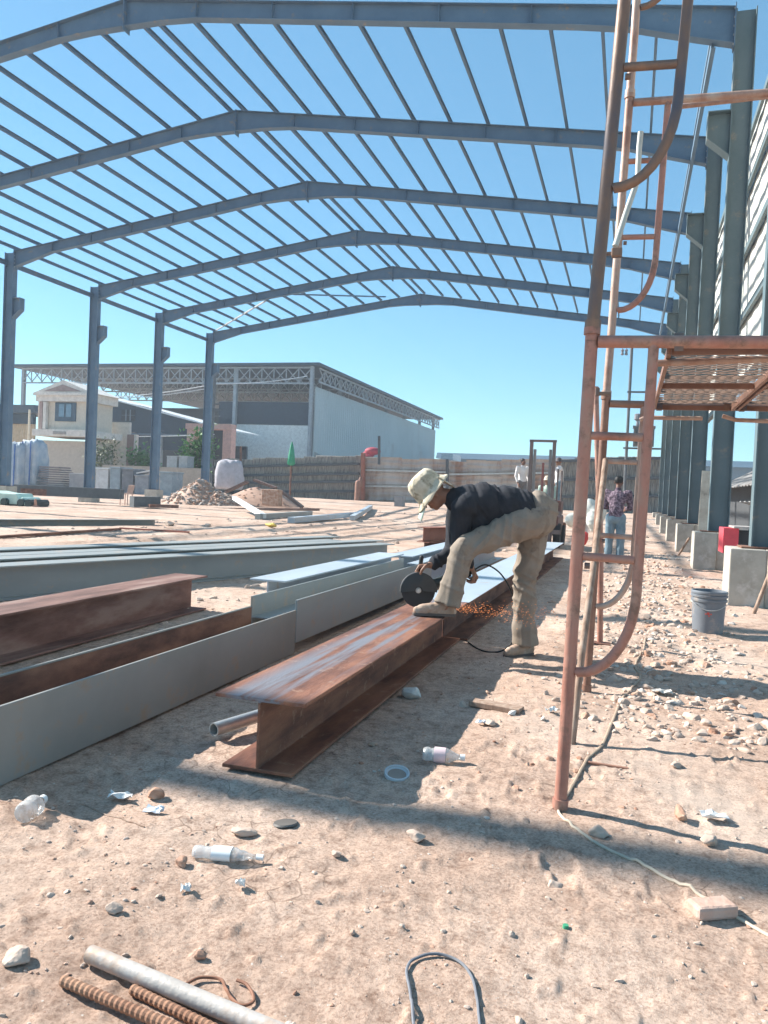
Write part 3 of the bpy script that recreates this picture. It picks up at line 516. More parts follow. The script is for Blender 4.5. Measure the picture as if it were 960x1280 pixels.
p = gp(620, 886); m = MB(); m.box((p.x, p.y, zg(p.x, p.y) + .012), (.30, .09, .03), (V((.98, -.2, 0)), V((.2, .98, 0)), V((0, 0, 1)))); tag(m.build('wood_scrap', WOOD(), bevel=.004), 'brown flat wood scrap left of the red scaffold leg', 'scrap')
p = gp(760, 960); pipe('wood_scrap', 'thin reddish stick lying right of the red scaffold leg', 'stick', [gp(735, 956) + V((0, 0, .012)), gp(785, 964) + V((0, 0, .012))], .006, simple('red_stick', (.36, .19, .13)))
# plastic bottles
def bottle(c, dirv, L, r, lab, label_col=None, squash=1.0):
    c = V(c); d = V(dirv).normalized(); T = thing('plastic_bottle', (c.x, c.y, zg(c.x, c.y)), lab, 'bottle'); m = MB(); rg = random.Random(int(L * 1e4)); pr = []
    for k in range(15):
        t = k / 14; rr = r * (1 if t < .62 else (1 - (t - .68) / .22 * .62 if t < .9 else .36)) * (1 + rg.uniform(-.20, .05)); pr.append((max(.001, rr * (.8 if k == 0 else 1)), t * L))
    c0 = V((c.x, c.y, zg(c.x, c.y) + r * .85 * squash)) - d * L / 2
    m.lathe(c0, d, [(.001, 0)] + pr + [(.001, L)], 18)
    if squash < 1: m.v = [(x, y, c0.z + (z - c0.z) * squash) for x, y, z in m.v]
    m.build('body', PLASTIC(), T, True)
    m = MB(); m.lathe(c0, d, [(.001, L + .018), (r * .42, L + .018), (r * .42, L - .004), (r * .38, L - .004)], 14)
    if squash < 1: m.v = [(x, y, c0.z + (z - c0.z) * squash) for x, y, z in m.v]
    m.build('cap', simple('white_cap', (.75, .76, .75)), T)
    if label_col:
        m = MB(); m.lathe(c0, d, [(r * 1.04, L * .3), (r * 1.05, L * .33), (r * 1.05, L * .56), (r * 1.04, L * .6)], 18)
        if squash < 1: m.v = [(x, y, c0.z + (z - c0.z) * squash) for x, y, z in m.v]
        m.build('wrapper', label_col, T, True)
bottle(gp(552, 953), (.9, .12, 0), .17, .034, 'clear bottle with a pink printed wrapper right of the rusty beam', simple('pink_white_wrap', (.66, .52, .54)))
bottle(gp(282, 1074), (.93, .18, 0), .21, .028, 'squashed empty clear bottle lying flat in the foreground', simple('pale_wrap', (.74, .76, .75)), .75)
bottle(gp(40, 1018), (-.2, 1, 0), .12, .038, 'short clear cup-like bottle end at the left edge', None)
# tin lid, papers
p = gp(496, 972); m = MB(); m.lathe((p.x, p.y, zg(p.x, p.y) + .006), (.1, -.25, 1), [(.040, .003), (.046, .006), (.047, .014), (.053, .014), (.054, .0), (.040, .0), (.040, .003)], 24); t_ = m.build('tin_lid', simple('dull_tin', (.5, .52, .54), .4), None, 'auto'); tag(t_, 'round tin lid with a dusty middle beside the clear bottle in the beam shade', 'lid')
m = MB(); m.lathe((p.x, p.y, zg(p.x, p.y) + .006), (.1, -.25, 1), [(.001, .0025), (.0395, .0025), (.0395, .0005), (.001, .0005)], 24); m.build('dusty_middle', simple('dirt_film', (.30, .24, .2)), t_)
p = gp(357, 1030); m = MB(); m.lathe((p.x, p.y, zg(p.x, p.y) + .004), (-.1, .1, 1), [(.001, .006), (.042, .006), (.046, .0), (.001, .0)], 20); tag(m.build('tin_lid', simple('dark_tin', (.13, .12, .11), .5), None, 'auto'), 'dark round lid above the squashed bottle, at the shade edge', 'lid')
def scrap(u, v, sx_, sy_, rot, lab, col, seed):
    p = gp(u, v); m = MB(); rg = random.Random(seed); n = 5; z0 = zg(p.x, p.y) + .006; ca, sa = math.cos(rot), math.sin(rot); rows = []
    for s in (0, .003):
        rows.append([])
        for i in range(n):
            for j in range(n):
                a, b = (i / (n - 1) - .5) * sx_ * (.85 + .15 * rg.random()), (j / (n - 1) - .5) * sy_ * (.85 + .15 * rg.random())
                rows[-1].append(V((p.x + a * ca - b * sa, p.y + a * sa + b * ca, z0 + .022 * random.Random(seed * 99 + i * 5 + j).random() + s)))
    vs = rows[0] + rows[1]; fs = []
    for i in range(n - 1):
        for j in range(n - 1):
            a = i * n + j; q_ = (a, a + 1, a + n + 1, a + n); fs += [q_[::-1], tuple(x + n * n for x in q_)]
    ring = [i for i in range(n)] + [i * n + n - 1 for i in range(1, n)] + [(n - 1) * n + i for i in range(n - 2, -1, -1)] + [i * n for i in range(n - 2, 0, -1)]
    for k in range(len(ring)): a, b = ring[k], ring[(k + 1) % len(ring)]; fs.append((a, b, b + n * n, a + n * n))
    m.add(vs, fs); tag(m.build('paper_scrap', col), lab, 'litter')
WP = simple('dusty_white_paper', (.68, .68, .66)); 
scrap(150, 998, .09, .05, .3, 'crumpled white scrap beside the brown brick bit', WP, 1); scrap(192, 1016, .075, .035, .0, 'flat white wrapper below the brown brick bit', simple('white_blue_paper', (.66, .70, .74)), 2)
scrap(892, 1027, .10, .07, .2, 'white paper at the end of the dark clod on the right', WP, 3); scrap(232, 1117, .03, .03, .4, 'tiny white scrap below the squashed bottle', WP, 4)
scrap(827, 868, .13, .08, .2, 'grey cement lump of paper under the worker\'s long shadow', simple('grey_paper', (.52, .5, .46)), 5); scrap(690, 893, .08, .05, .9, 'white scrap touching the red scaffold leg', WP, 6); scrap(300, 1110, .03, .02, .4, 'tiny white chip right of the tiny scrap', WP, 8)
scrap(605, 905, .09, .05, .7, 'pale blue scrap among the flat stones left of the scaffold', simple('white_blue_paper', (.66, .70, .74)), 7)
p = gp(707, 1160); m = MB(); m.lathe((p.x, p.y, zg(p.x, p.y)), (0, 0, 1), [(.001, .009), (.008, .009), (.009, 0)], 14); tag(m.build('bottle_cap', simple('green_cap', (.05, .30, .16))), 'small green bottle cap in the open foreground', 'cap')
# pipe, rebars, wires in the lower left
def rod(name, lab, cat, a, b, r, m_, rib=False):
    a, b = gp(*a), gp(*b); d = (b - a); b = a + d * 1.6; za = max(zg(a.x, a.y), zg(b.x, b.y)) + r * .9
    a.z = zg(a.x, a.y) + r * 1.1; b.z = zg(b.x, b.y) + r * .9; d = (b - a); m = MB(); L = d.length
    if rib:
        n = int(L / .0075); m.lathe(a, d, [(.0001, 0)] + [(r * (1.07 if i % 2 else .91), i * L / n) for i in range(n + 1)] + [(.0001, L)], 12)
    else: m.lathe(a, d, [(r * .86, .02), (r * .86, 0.0), (r, 0), (r, L * .5), (r, L), (r * .86, L), (r * .86, L - .02)], 24)
    return tag(m.build(name, m_, None, 'auto' if not rib else False), lab, cat)
rod('steel_pipe', 'dusty grey steel pipe lying across the lower left corner', 'pipe', (112, 1204), (300, 1280), .021, mat('dusty_grey_pipe', [(.38, .35, .32), (.48, .44, .40), (.40, .40, .40)], 6, .6, .1, .2, 60, dirt=((.45, .33, .25), 7, .4)))
rod('rebar', 'ribbed rusty rebar at the lowest left, below the pipe', 'rebar', (78, 1234), (215, 1290), .013, mat('rebar_rust', [(.26, .13, .08), (.38, .22, .14)], 10, .85, .1, .2, 80), True)
rod('rebar', 'second ribbed rusty rebar between the pipe and the lowest one', 'rebar', (165, 1240), (270, 1290), .012, mat('rebar_rust', [(.26, .13, .08), (.38, .22, .14)]), True)
cable('wire_loop', 'rusty bent wire loop right of the foreground pipe', 'wire', [(233, 1232), (250, 1224), (275, 1226), (285, 1242), (300, 1255), (317, 1250), (310, 1233), (296, 1226)], .004, simple('rust_wire', (.27, .13, .08)), .006)
cable('wire_loop', 'grey wire bent in an arch at the bottom middle', 'wire', [(517, 1290), (513, 1250), (508, 1218), (520, 1202), (548, 1198), (574, 1208), (592, 1235), (600, 1290)], .0038, simple('grey_wire', (.17, .18, .2)), .004)
cable('steel_rod', 'thin straw-like stick above the short bottle at left', 'stick', [(100, 1000), (140, 1018), (180, 1036)], .003, WOOD())
rodm = GALV(); a = V((-1.78, 3.35, .05)); m = MB(); m.lathe(a + V((-.02, -.06, 0)), (.35, 1, .02), [(.026, .0), (.032, .0), (.032, .55), (.026, .55), (.026, .0)], 20); tag(m.build('steel_pipe', rodm, None, 'auto'), 'short galvanised pipe end sticking out behind the rusty beam\'s front end', 'pipe')
# loose stones and rubble (too many to count)
m = MB()
def scatter(n, fx, fy, fr, M_):
    for _ in range(n):
        x, y = fx(), fy(); 
        x = x(y) if callable(x) else x
        r = fr(); M_.stone((x, y, zg(x, y) + r * .25), r, random.uniform(.45, .8))
rnd = random
mA, mB_, mC = MB(), MB(), MB()
inb = lambda x, y: (-1.7 < x < -1.15 and 2.9 < y < 16) or (-2.65 < x < -2.2 and 2.4 < y < 9.2)
def scat(mesh, n, xr, yr, rr, power=1.0, dens=None):
    c = 0
    while c < n:
        y = yr[0] + (yr[1] - yr[0]) * rnd.random() ** power; x = rnd.uniform(*xr)
        if inb(x, y): continue
        if dens and rnd.random() > dens(x, y): continue
        r = rr[0] + (rr[1] - rr[0]) * rnd.random() ** 3.5; mesh.stone((x, y, zg(x, y) + r * .05), r, rnd.uniform(.45, .85)); c += 1
clump = lambda x, y: .12 + .88 * float(vnoise(np.array(x * 2.2), np.array(y * 2.2), 21)) ** 3
scat(mA, 2600, (-3.5, 1.6), (1.3, 5), (.0025, .013), 1.3, clump); scat(mB_, 350, (-3.5, 1.6), (1.4, 7), (.003, .015), 1.2, clump)
strip = lambda x, y: math.exp(-((x - .3) / .6) ** 2)
scat(mA, 1700, (-1., 1.3), (4.4, 20), (.005, .048), 1.3, strip); scat(mB_, 500, (-1., 1.3), (4.4, 20), (.006, .06), 1.2, strip); scat(mC, 180, (-1., 1.3), (4.4, 20), (.006, .05), 1.2, strip)
scat(mB_, 250, (-1.1, .2), (3.2, 9), (.004, .026), 1.2); scat(mA, 300, (-5, -2.7), (4.5, 13), (.01, .06), 1.2); scat(mA, 500, (-14, 2), (12, 42), (.02, .10), 1.2, clump); scat(mC, 120, (-3.2, 1.6), (1.5, 6), (.003, .012), 1.2, clump)
scat(mA, 1500, (-.9, 1.3), (4.2, 14), (.006, .045), 1.2, strip); scat(mC, 260, (-.6, 1.3), (4.2, 14), (.006, .05), 1.2, strip)
scat(mB_, 900, (-3.5, 1.6), (1.3, 4.5), (.002, .009), 1.3, clump)
tag(mA.build('gravel', PST()), 'dusty pale stones strewn over the bare earth', None, None, 'stuff'); tag(mB_.build('rubble', BRK()), 'broken brick bits strewn over the bare earth', None, None, 'stuff'); tag(mC.build('debris', simple('white_plaster_chips', (.55, .49, .43))), 'white plaster chips strewn over the bare earth', None, None, 'stuff')
# ------------------------------------------------------------------ far buildings
GZ = .45
def wallbox(m, u0, v0, u1, v1, Y, t=.3, zmin=None):
    a, b = yp(u0, v0, Y), yp(u1, v1, Y); lo = min(a.z, b.z) if zmin is None else zmin
    m.b2((min(a.x, b.x), Y, lo), (max(a.x, b.x), Y + t, max(a.z, b.z))); return m
# the big truss-roofed warehouse
WX0, WX1, WY0, WY1, WZ = -66.8, -31.2, 75., 128., 13.45
T = thing('truss_warehouse', ((WX0 + WX1) / 2, 100, GZ), 'big flat warehouse with a lattice truss roof and pale blue side wall beyond the fence', 'warehouse')
STR = simple('grey_truss_steel', (.30, .34, .37)); NAVY = simple('navy_sheet', (.022, .042, .066), .6)
m = MB(); m.b2((WX0 - 1.5, WY0 - 1.2, WZ), (WX1 + 1.0, WY1 + 1, WZ + .28)); m.build('roof', simple('grey_blue_roof_sheet', (.055, .08, .105)), T)
def truss(p0, p1, z0, z1, n, name='roof_truss'):
    m = MB(); p0, p1 = V(p0), V(p1)
    for z in (z0, z1): m.bar(p0 + V((0, 0, z)), p1 + V((0, 0, z)), .16, .16)
    for i in range(n):
        a, b = p0.lerp(p1, i / n), p0.lerp(p1, (i + 1) / n)
        m.bar(a + V((0, 0, z0 + .09)), b + V((0, 0, z1 - .09)), .09, .09); m.bar(a + V((0, .12, z1 - .09)), b + V((0, .12, z0 + .09)), .09, .09); m.bar(b + V((0, -.06, z0 + .09)), b + V((0, -.06, z1 - .09)), .09, .09)
    return m.build(name, STR, T)
truss((WX0, WY0 - .7, 0), (WX1, WY0 - .7, 0), WZ - 1.75, WZ - .15, 26); truss((WX1 + .55, WY0, 0), (WX1 + .55, WY1, 0), WZ - 1.5, WZ - .15, 34); truss((WX0, WY0 + 7, 0), (WX1 - 2, WY0 + 7, 0), WZ - 1.7, WZ - .15, 26); truss((WX0, WY0 + 16, 0), (WX1 - 2, WY0 + 16, 0), WZ - 1.7, WZ - .15, 26)
for x, y in [(WX1 + .1, WY0 - .7)] + [(WX1 - .45, WY0 + 53 / 6 * i) for i in range(1, 7)] + [(WX0 + 9 * i, WY0 - .4) for i in range(0, 4)]:
    m = MB(); m.prof(ibeam(.4, .35), (x, y, GZ - .3), (x, y, WZ - .03), up=(0, 1, 0)); m.build('column', STR, T)
m = MB(); n = 160
pr = [(WY0 + .6 + (WY1 - WY0 - .6) * i / n, WX1 + (.05 if i % 2 else 0)) for i in range(n + 1)]
m.loft([[V((x, y, z)) for y, x in pr] + [V((x - .12, y, z)) for y, x in pr[::-1]] for z in (GZ - .2, WZ - 1.9)]); m.build('side_wall', mat('pale_blue_wall_sheet', [(.31, .38, .40), (.37, .44, .46)], .12, .5, 0, dirt=((.30, .33, .34), .2, .2)), T)
a = yp(284, 530, WY0 + .2); m = MB(); m.b2((a.x, WY0 + .2, GZ - .2), (WX1 - .2, WY0 + .4, a.z)); m.build('front_wall', simple('pale_green_white_wall', (.68, .72, .70), .6), T)
b = yp(284, 502, WY0 + .2); m = MB(); m.b2((a.x - 1, WY0 + .15, a.z + .01), (WX1 - .25, WY0 + .5, b.z)); m.build('dark_band', NAVY, T)
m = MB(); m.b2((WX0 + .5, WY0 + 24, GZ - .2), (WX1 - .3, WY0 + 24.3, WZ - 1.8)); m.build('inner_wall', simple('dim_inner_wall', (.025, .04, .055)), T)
c = yp(430, 560, 77); m = MB(); m.loft([[V((WX1 + d, y, z)) for y, z in ((WY0 + .8, GZ), (WY0 + .8, 4.9), (WY0 + 14, 3.0), (WY0 + 22, 1.9), (WY0 + 22, GZ))] for d in (.06, .1)]); m.build('grey_dado', simple('grey_cement_dado', (.22, .25, .25)), T)
# low navy shed with a sloping roof in front of the warehouse
T = thing('navy_shed', (-50, 66, GZ), 'navy blue shed with a roof sloping down to the right, behind the cream house', 'shed')
P_ = [yp(u, v, 64) for u, v in ((112, 493), (180, 508), (270, 533), (284, 539))]; m = MB()
m.loft([[V((p.x, 64 + d, p.z)) for p in P_] + [V((p.x, 64 + d, GZ + 3.6)) for p in P_[::-1]] for d in (0, .3)]); m.build('gable_wall', NAVY, T)
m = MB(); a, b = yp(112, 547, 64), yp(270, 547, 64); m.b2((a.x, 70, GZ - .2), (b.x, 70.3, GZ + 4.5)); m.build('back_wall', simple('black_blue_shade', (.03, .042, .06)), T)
m = MB(); m.loft([[V((p.x, y, p.z + .06 + e)) for p, e in ((P_[0], 0), (P_[-1], 0), (P_[-1], .12), (P_[0], .12))] for y in (63.6, 70.5)]); m.build('roof', simple('white_roof_edge', (.62, .66, .68)), T)
for u0, v0, u1, v1 in ((152, 512, 168, 526),):
    m = MB(); wallbox(m, u0, v0, u1, v1, 63.9, .08); f_ = m.build('window', simple('black_window_frame', (.02, .025, .03)), T)
    m = MB()
    for k in (.33, .66): wallbox(m, u0 + (u1 - u0) * k - .3, v0, u0 + (u1 - u0) * k + .3, v1, 63.84, .05)
    wallbox(m, u0, (v0 + v1) / 2 - .3, u1, (v0 + v1) / 2 + .3, 63.82, .04); m.build('glazing_bar', simple('grey_bar', (.16, .2, .24)), f_)
for u0 in (163, 196, 236):
    m = MB(); wallbox(m, u0, 540, u0 + 4, 590, 63.7, .35, GZ - .2); m.build('post', simple('brown_post', (.2, .15, .13)) if u0 == 163 else STR, T)
m = MB(); wallbox(m, 110, 540, 270, 546, 63.6, .3); m.build('lintel', simple('grey_blue_lintel', (.12, .16, .2)), T)
# white lower annex wall right of the house
T = thing('white_annex', (-37, 55, GZ), 'low white annex wall right of the cream house, with a brown corner pillar', 'annex')
m = MB(); wallbox(m, 116, 527, 160, 590, 55, .25, GZ - .2); m.build('wall', simple('warm_white_wall', (.60, .56, .50)), T)
m = MB(); wallbox(m, 159, 543, 165, 590, 54.7, .5, GZ - .2); m.build('pillar', simple('brown_pillar', (.25, .16, .14)), T)
m = MB(); wallbox(m, 165.5, 543, 168, 590, 54.8, .4, GZ - .2); m.build('door_jamb', simple('warm_white_wall', (.6, .56, .5)), T)
# cream two-storey house
T = thing('cream_house', (-41, 53, GZ), 'cream two storey house with a pediment, one dark window and a balcony slab', 'house')
CRM = simple('cream_render', (.62, .54, .44), .85, .06, dirt=((.48, .4, .33), .8, .2)); HY = 51.2
m = MB(); a, b = yp(48, 502, HY), yp(109, 545, HY); m.b2((a.x, HY, b.z), (b.x, HY + 3, a.z)); m.build('upper_wall', CRM, T)
c, d = yp(48, 547, HY), yp(109, 600, HY); m = MB(); m.b2((c.x, HY - .2, GZ - .2), (d.x, HY + 3.1, c.z - .2)); m.build('lower_wall', simple('grey_beige_render', (.46, .41, .35), .85, .08), T)
a, b = yp(40, 536, HY - 1), yp(110, 546, HY - 1); m = MB(); m.b2((a.x, HY - 1.0, b.z), (b.x, HY + 3.2, a.z)); m.build('balcony_slab', simple('white_render', (.66, .61, .55)), T)
m = MB(); a, b = yp(66, 539, HY - 1.06), yp(82, 543, HY - 1.06); m.b2((a.x, HY - 1.06, b.z), (b.x, HY - 1.004, a.z)); m.build('plaque', simple('grey_plaque', (.3, .28, .26)), T)
a, b = yp(45, 491, HY - .3), yp(112, 502, HY - .3); m = MB(); m.b2((a.x, HY - .3, b.z), (b.x, HY + 3.2, a.z)); m.b2((a.x - .15, HY - .45, a.z - .2), (b.x + .15, HY - .302, a.z)); m.build('cornice', simple('white_render', (.66, .61, .55)), T)
ap = yp(79, 475, HY - .3); m = MB(); z0 = a.z + .004
m.loft([[V((a.x - .3, y, z0)), V((ap.x, y, ap.z)), V((b.x + .3, y, z0))] for y in (HY - .3, HY + 3.2)]); pd = m.build('pediment', simple('white_render', (.66, .61, .55)), T)
m = MB(); m.loft([[V((a.x + .7, y, z0 + .12)), V((ap.x, y, ap.z - .35)), V((b.x - .7, y, z0 + .12))] for y in (HY - .34, HY - .303)]); m.build('tympanum', simple('brown_grey_tympanum', (.30, .22, .2)), pd)
a, b = yp(70, 503, HY), yp(95, 527, HY); m = MB(); m.b2((a.x, HY - .08, b.z), (b.x, HY - .003, a.z)); wf = m.build('window', simple('dark_blue_frame', (.05, .09, .13)), T)
m = MB(); cx = (a.x + b.x) / 2
for s in (-1, 1): m.box((cx + s * .33, HY - .1, (a.z + b.z) / 2 + .1), (.48, .03, (a.z - b.z) * .66))
m.build('pane', simple('sky_glass', (.12, .2, .28), .08, spec=.8), wf)
for u in (49.5, 54):
    m = MB(); a, b = yp(u, 502, HY - .35), yp(u + 2.5, 536, HY - .35); m.b2((a.x, HY - .35, b.z), (b.x, HY - .06, a.z)); m.build('pilaster', simple('white_render' if u > 50 else 'brown_pilaster', (.66, .61, .55) if u > 50 else (.36, .25, .22)), T)
# pink gate portal
T = thing('pink_gateway', (-35, 57, GZ), 'pink painted square gateway right of the navy shed, dark inside', 'gateway')
PK = simple('pink_render', (.55, .33, .28)); GY = 58
m = MB(); wallbox(m, 234, 533, 241, 600, GY, .8, GZ - .2); m.build('pillar', PK, T); m = MB(); wallbox(m, 279, 533, 287, 600, GY, .8, GZ - .2); m.build('pillar', PK, T)
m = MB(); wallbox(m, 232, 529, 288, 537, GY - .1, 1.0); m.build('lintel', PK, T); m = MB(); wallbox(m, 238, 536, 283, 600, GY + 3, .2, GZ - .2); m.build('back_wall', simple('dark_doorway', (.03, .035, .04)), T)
# tan shed with blue roof at the far left edge
T = thing('tan_shed', (-50, 56, GZ), 'tan ribbed shed with a grey blue roof at the far left edge', 'shed')
m = MB(); n = 40; a, b = yp(-40, 528, 57), yp(42, 528, 57); pr = [(a.x + (b.x - a.x) * i / n, 57 + (.06 if i % 2 else 0)) for i in range(n + 1)]
m.loft([[V((x, y, z)) for x, y in pr] + [V((x, 57.3, z)) for x, y in pr[::-1]] for z in (GZ - .2, a.z)]); m.build('wall', simple('tan_sheet', (.46, .36, .24)), T)
m = MB(); wallbox(m, -40, 516, 42, 530, 56.8, .3); m.build('dark_band', NAVY, T)
m = MB(); wallbox(m, -45, 505, 44, 516, 56.2, 4); m.build('roof', simple('grey_blue_roof_sheet', (.055, .08, .105)), T)
m = MB(); a = yp(37, 512, 55); m.tube([(a.x, 55, GZ - .2), (a.x, 55, a.z)], .09, 8); tag(m.build('concrete_post', simple('cream_post', (.55, .5, .4))), 'slim pale post standing before the tan shed', 'post')
# long dark far roofs on the right horizon
T = thing('long_shed', (0, 160, GZ), 'long low blue roofed shed on the horizon behind the forklift', 'shed')
m = MB(); a, b = yp(552, 573, 160), yp(830, 573, 160); m.b2((a.x, 160, 0), (b.x + 20, 170, a.z)); m.build('wall', simple('dim_blue_wall', (.10, .15, .19)), T)
m = MB(); a2 = yp(552, 565.5, 159); m.loft([[V((x, 159, a.z)), V((x, 160, a2.z)), V((x, 174, a2.z + .3)), V((x, 174, a.z))] for x in (a.x - 1, b.x + 20)]); m.build('roof', simple('blue_far_roof', (.09, .16, .22)), T)
m = MB(); wallbox(m, 552, 567, 566, 575, 120, 6); tag(m.build('white_shed', simple('white_far_wall', (.62, .66, .68))), 'tiny white roofed shed beside the warehouse\'s far end', 'shed')
# ------------------------------------------------------------------ site fence
FY = 50.
def corr_h(u0, u1, v0, v1, n, depth=.06):
    a, b = yp(u0, v0, FY), yp(u1, v1, FY); m = MB(); pr = []
    for i in range(4 * n + 1):
        z = b.z + (a.z - b.z) * i / (4 * n); pr.append((z, FY + (0, depth * .7, depth, depth * .7)[i % 4]))
    m.loft([[V((x, y, z)) for z, y in pr] + [V((x, FY + .12, z)) for z, y in pr[::-1]] for x in (a.x, b.x - .02)]); return m
def corr_v(u0, u1, v0, v1, n, gap=0.):
    a, b = yp(u0, v0, FY), yp(u1, v1, FY); m = MB(); pr = []
    for i in range(2 * n + 1):
        x = a.x + (b.x - a.x) * i / (2 * n); pr.append((x, FY + (.07 if i % 2 else 0)))
    m.loft([[V((x, y, z)) for x, y in pr] + [V((x, FY + .12, z)) for x, y in pr[::-1]] for z in (b.z, a.z)]); return m
RS = lambda: mat('rust_streaked_sheet', [(.48, .45, .42), (.40, .34, .30), (.28, .17, .12)], .9, .7, .1, stretch=(1, 1, .35), pos=[.4, .52, .66])
GS = lambda: mat('weathered_grey_slat', [(.15, .15, .15), (.33, .32, .30), (.52, .50, .46)], 6, .8, 0, stretch=(5, 1, .3))
DK = lambda: simple('dark_fence_rail', (.085, .095, .105))
def fence(lab, u0, u1, vt, vb, kind, step, rails):
    a, b = yp(u0, vb, FY), yp(u1, vb, FY); T = thing('site_fence', ((a.x + b.x) / 2, FY, GZ), lab, 'fence', 'stretches of the site fence')
    u = u0; k = 0
    while u < u1 - 2:
        e = min(u1, u + step); f = (u - u0) / (u1 - u0); t = vt[0] + (vt[1] - vt[0]) * f + random.Random(k).uniform(-1, 1); bt = vb + 2
        (corr_h(u, e, t, bt, 9) if kind == 'h' else corr_v(u, e, t, bt, max(3, int((e - u) / 1.4)))).build('sheet_panel', RS() if kind == 'h' else GS(), T); u = e; k += 1
    for r in rails:
        f0 = yp(u0, vt[0] + (vb - vt[0]) * r, FY); f1 = yp(u1, vt[1] + (vb - vt[1]) * r, FY)
        m = MB(); m.bar((f0.x, FY - .09, f0.z), (f1.x, FY - .09, f1.z), .12, .16 if kind == 'v' else .10); m.build('rail', DK() if kind == 'v' else GALV(), T)
fence('grey slatted stretch of fence left of the red post, under the warehouse', 268, 450, (574, 569), 624, 'v', 16, (.2, .42, .6, .82))
fence('rust streaked ribbed stretch of fence between the red post and the worker\'s hat', 452, 560, (571, 575), 630, 'h', 24, (.28, .62))
fence('ribbed sheet stretch of fence behind the worker\'s back and the forklift', 561, 700, (576, 573), 633, 'h', 22, (.3, .65))
fence('dark grey slatted stretch of fence behind the scaffold, ending at the right columns', 701, 838, (573, 569), 640, 'v', 18, (.05, .4, .72))
for u, vt, vb, lab, c, r in ((454, 566, 626, 'red oxide post in the site fence', simple('red_rust', (.33, .13, .09)), .12), (559, 574, 632, 'dark post in the fence above the worker\'s hat', DK(), .08), (301, 558, 625, 'dark thin post rising above the slatted fence', DRUST(), .06), (474, 545, 575, 'dark pole before the warehouse side wall', simple('dark_fence_rail', (.085, .095, .105)), .07)):
    a, b = yp(u, vt, FY - .3), yp(u, vb, FY - .3); m = MB(); m.bar((b.x, FY - .3, b.z - .3), (a.x, FY - .3, a.z), r * 2, r * 2); tag(m.build('fence_post', c), lab, 'post')
a, b = yp(450, 598, FY - 1), yp(447, 624, FY - 1); m = MB(); m.limb((b.x, FY - 1, GZ), (b.x, FY - 1, a.z - .3), .22, .2); m.limb((b.x + .1, FY - 1, a.z - .5), (b.x + .15, FY - 1, a.z), .2, .1); tag(m.build('rusty_barrel_sack', simple('red_brown_sack', (.27, .14, .1)), None, True), 'red brown sack slumped upright at the foot of the red post', 'sack')
m = MB(); c = yp(466, 564, 56); m.ell(c, (.62, .5, .30)); m.ell(c + V((-.35, 0, -.25)), (.5, .4, .25)); tag(m.build('red_tarpaulin', simple('red_tarp', (.36, .05, .075)), None, True), 'red tarpaulin bundle showing over the fence by the red post', 'tarpaulin')
m = MB(); wallbox(m, 395, 569, 470, 578, 55, 2, GZ); tag(m.build('cream_wall', simple('warm_white_wall', (.6, .56, .5))), 'low cream wall top showing over the fence below the red tarpaulin', 'wall')
# closed green parasol
c = yp(363, 604, FY - 1.5); T = thing('closed_parasol', (c.x, FY - 1.5, GZ), 'tall closed green parasol standing before the slatted fence', 'parasol')
m = MB(); zt = yp(363, 552, FY - 1.5).z; zb = yp(363, 580, FY - 1.5).z; m.lathe((c.x, FY - 1.5, 0), (0, 0, 1), [(.02, zt), (.10, zt - .25), (.2, zt - .8), (.27, zb), (.12, zb - .1)], 14); m.build('canopy', simple('green_canvas', (.03, .30, .17)), T, True)
m = MB(); m.tube([(c.x, FY - 1.5, GZ - .2), (c.x, FY - 1.5, zb)], .07, 8); m.build('pole', DRUST(), T)
# ------------------------------------------------------------------ poles, transformer, wires
def pole(u, vt, Y, r, lab, arms=()):
    a = yp(u, vt, Y); T = thing('utility_pole', (a.x, Y, GZ), lab, 'utility pole'); m = MB(); m.tube([(a.x, Y, GZ - .3), (a.x, Y, a.z)], r, 10); m.build('pole', simple('dark_pole', (.12, .13, .14)), T)
    for u0, u1, v in arms: m = MB(); p, q_ = yp(u0, v, Y - .15), yp(u1, v, Y - .15); m.bar((p.x, Y - .15, p.z), (q_.x, Y - .15, p.z), .1, .1); m.build('cross_arm', simple('dark_pole', (.12, .13, .14)), T)
    return T
T = pole(790, 432, 49, .09, 'utility pole seen through the scaffold, left of the transformer', ((776, 796, 434), (784, 835, 490), (779, 830, 560)))
for u in (778, 783): m = MB(); p = yp(u, 440, 48.8); m.lathe(p, (0, 0, 1), [(.02, -.2), (.1, -.15), (.06, 0), (.1, .1), (.02, .2)], 10); m.build('insulator', simple('grey_ceramic', (.2, .2, .22)), T)
a = yp(807, 545, 48.7); T = thing('transformer', (a.x, 48.7, yp(807, 558, 48.7).z), 'grey box transformer on a pole platform, seen through the scaffold', 'transformer')
lo, hi = yp(791, 558, 48.7), yp(818, 536, 48.7); m = MB(); m.b2((lo.x, 48.2, lo.z), (hi.x, 49, hi.z)); m.b2((lo.x - .05, 48.15, hi.z), (hi.x + .05, 49.05, hi.z + .12)); m.build('tank', simple('transformer_grey', (.17, .18, .18)), T)
m = MB()
for i in range(7): x = lo.x + (hi.x - lo.x) * (i + .5) / 7; m.b2((x - .03, 48.0, lo.z + .1), (x + .03, 48.19, hi.z - .1))
m.build('cooling_fin', simple('transformer_grey', (.17, .18, .18)), T)['kind'] = 'stuff'
m = MB(); m.lathe((lo.x + .2, 48.6, hi.z + .121), (0, 0, 1), [(.01, .75), (.2, .7), (.22, .4), (.08, .3), (.1, 0)], 10); m.build('bushing', simple('grey_ceramic', (.2, .2, .22)), T)
T = pole(268, 470, 56, .14, 'dark pole with fittings directly behind the farthest left column', ((263, 275, 505), (262, 276, 512), (263, 275, 520)))
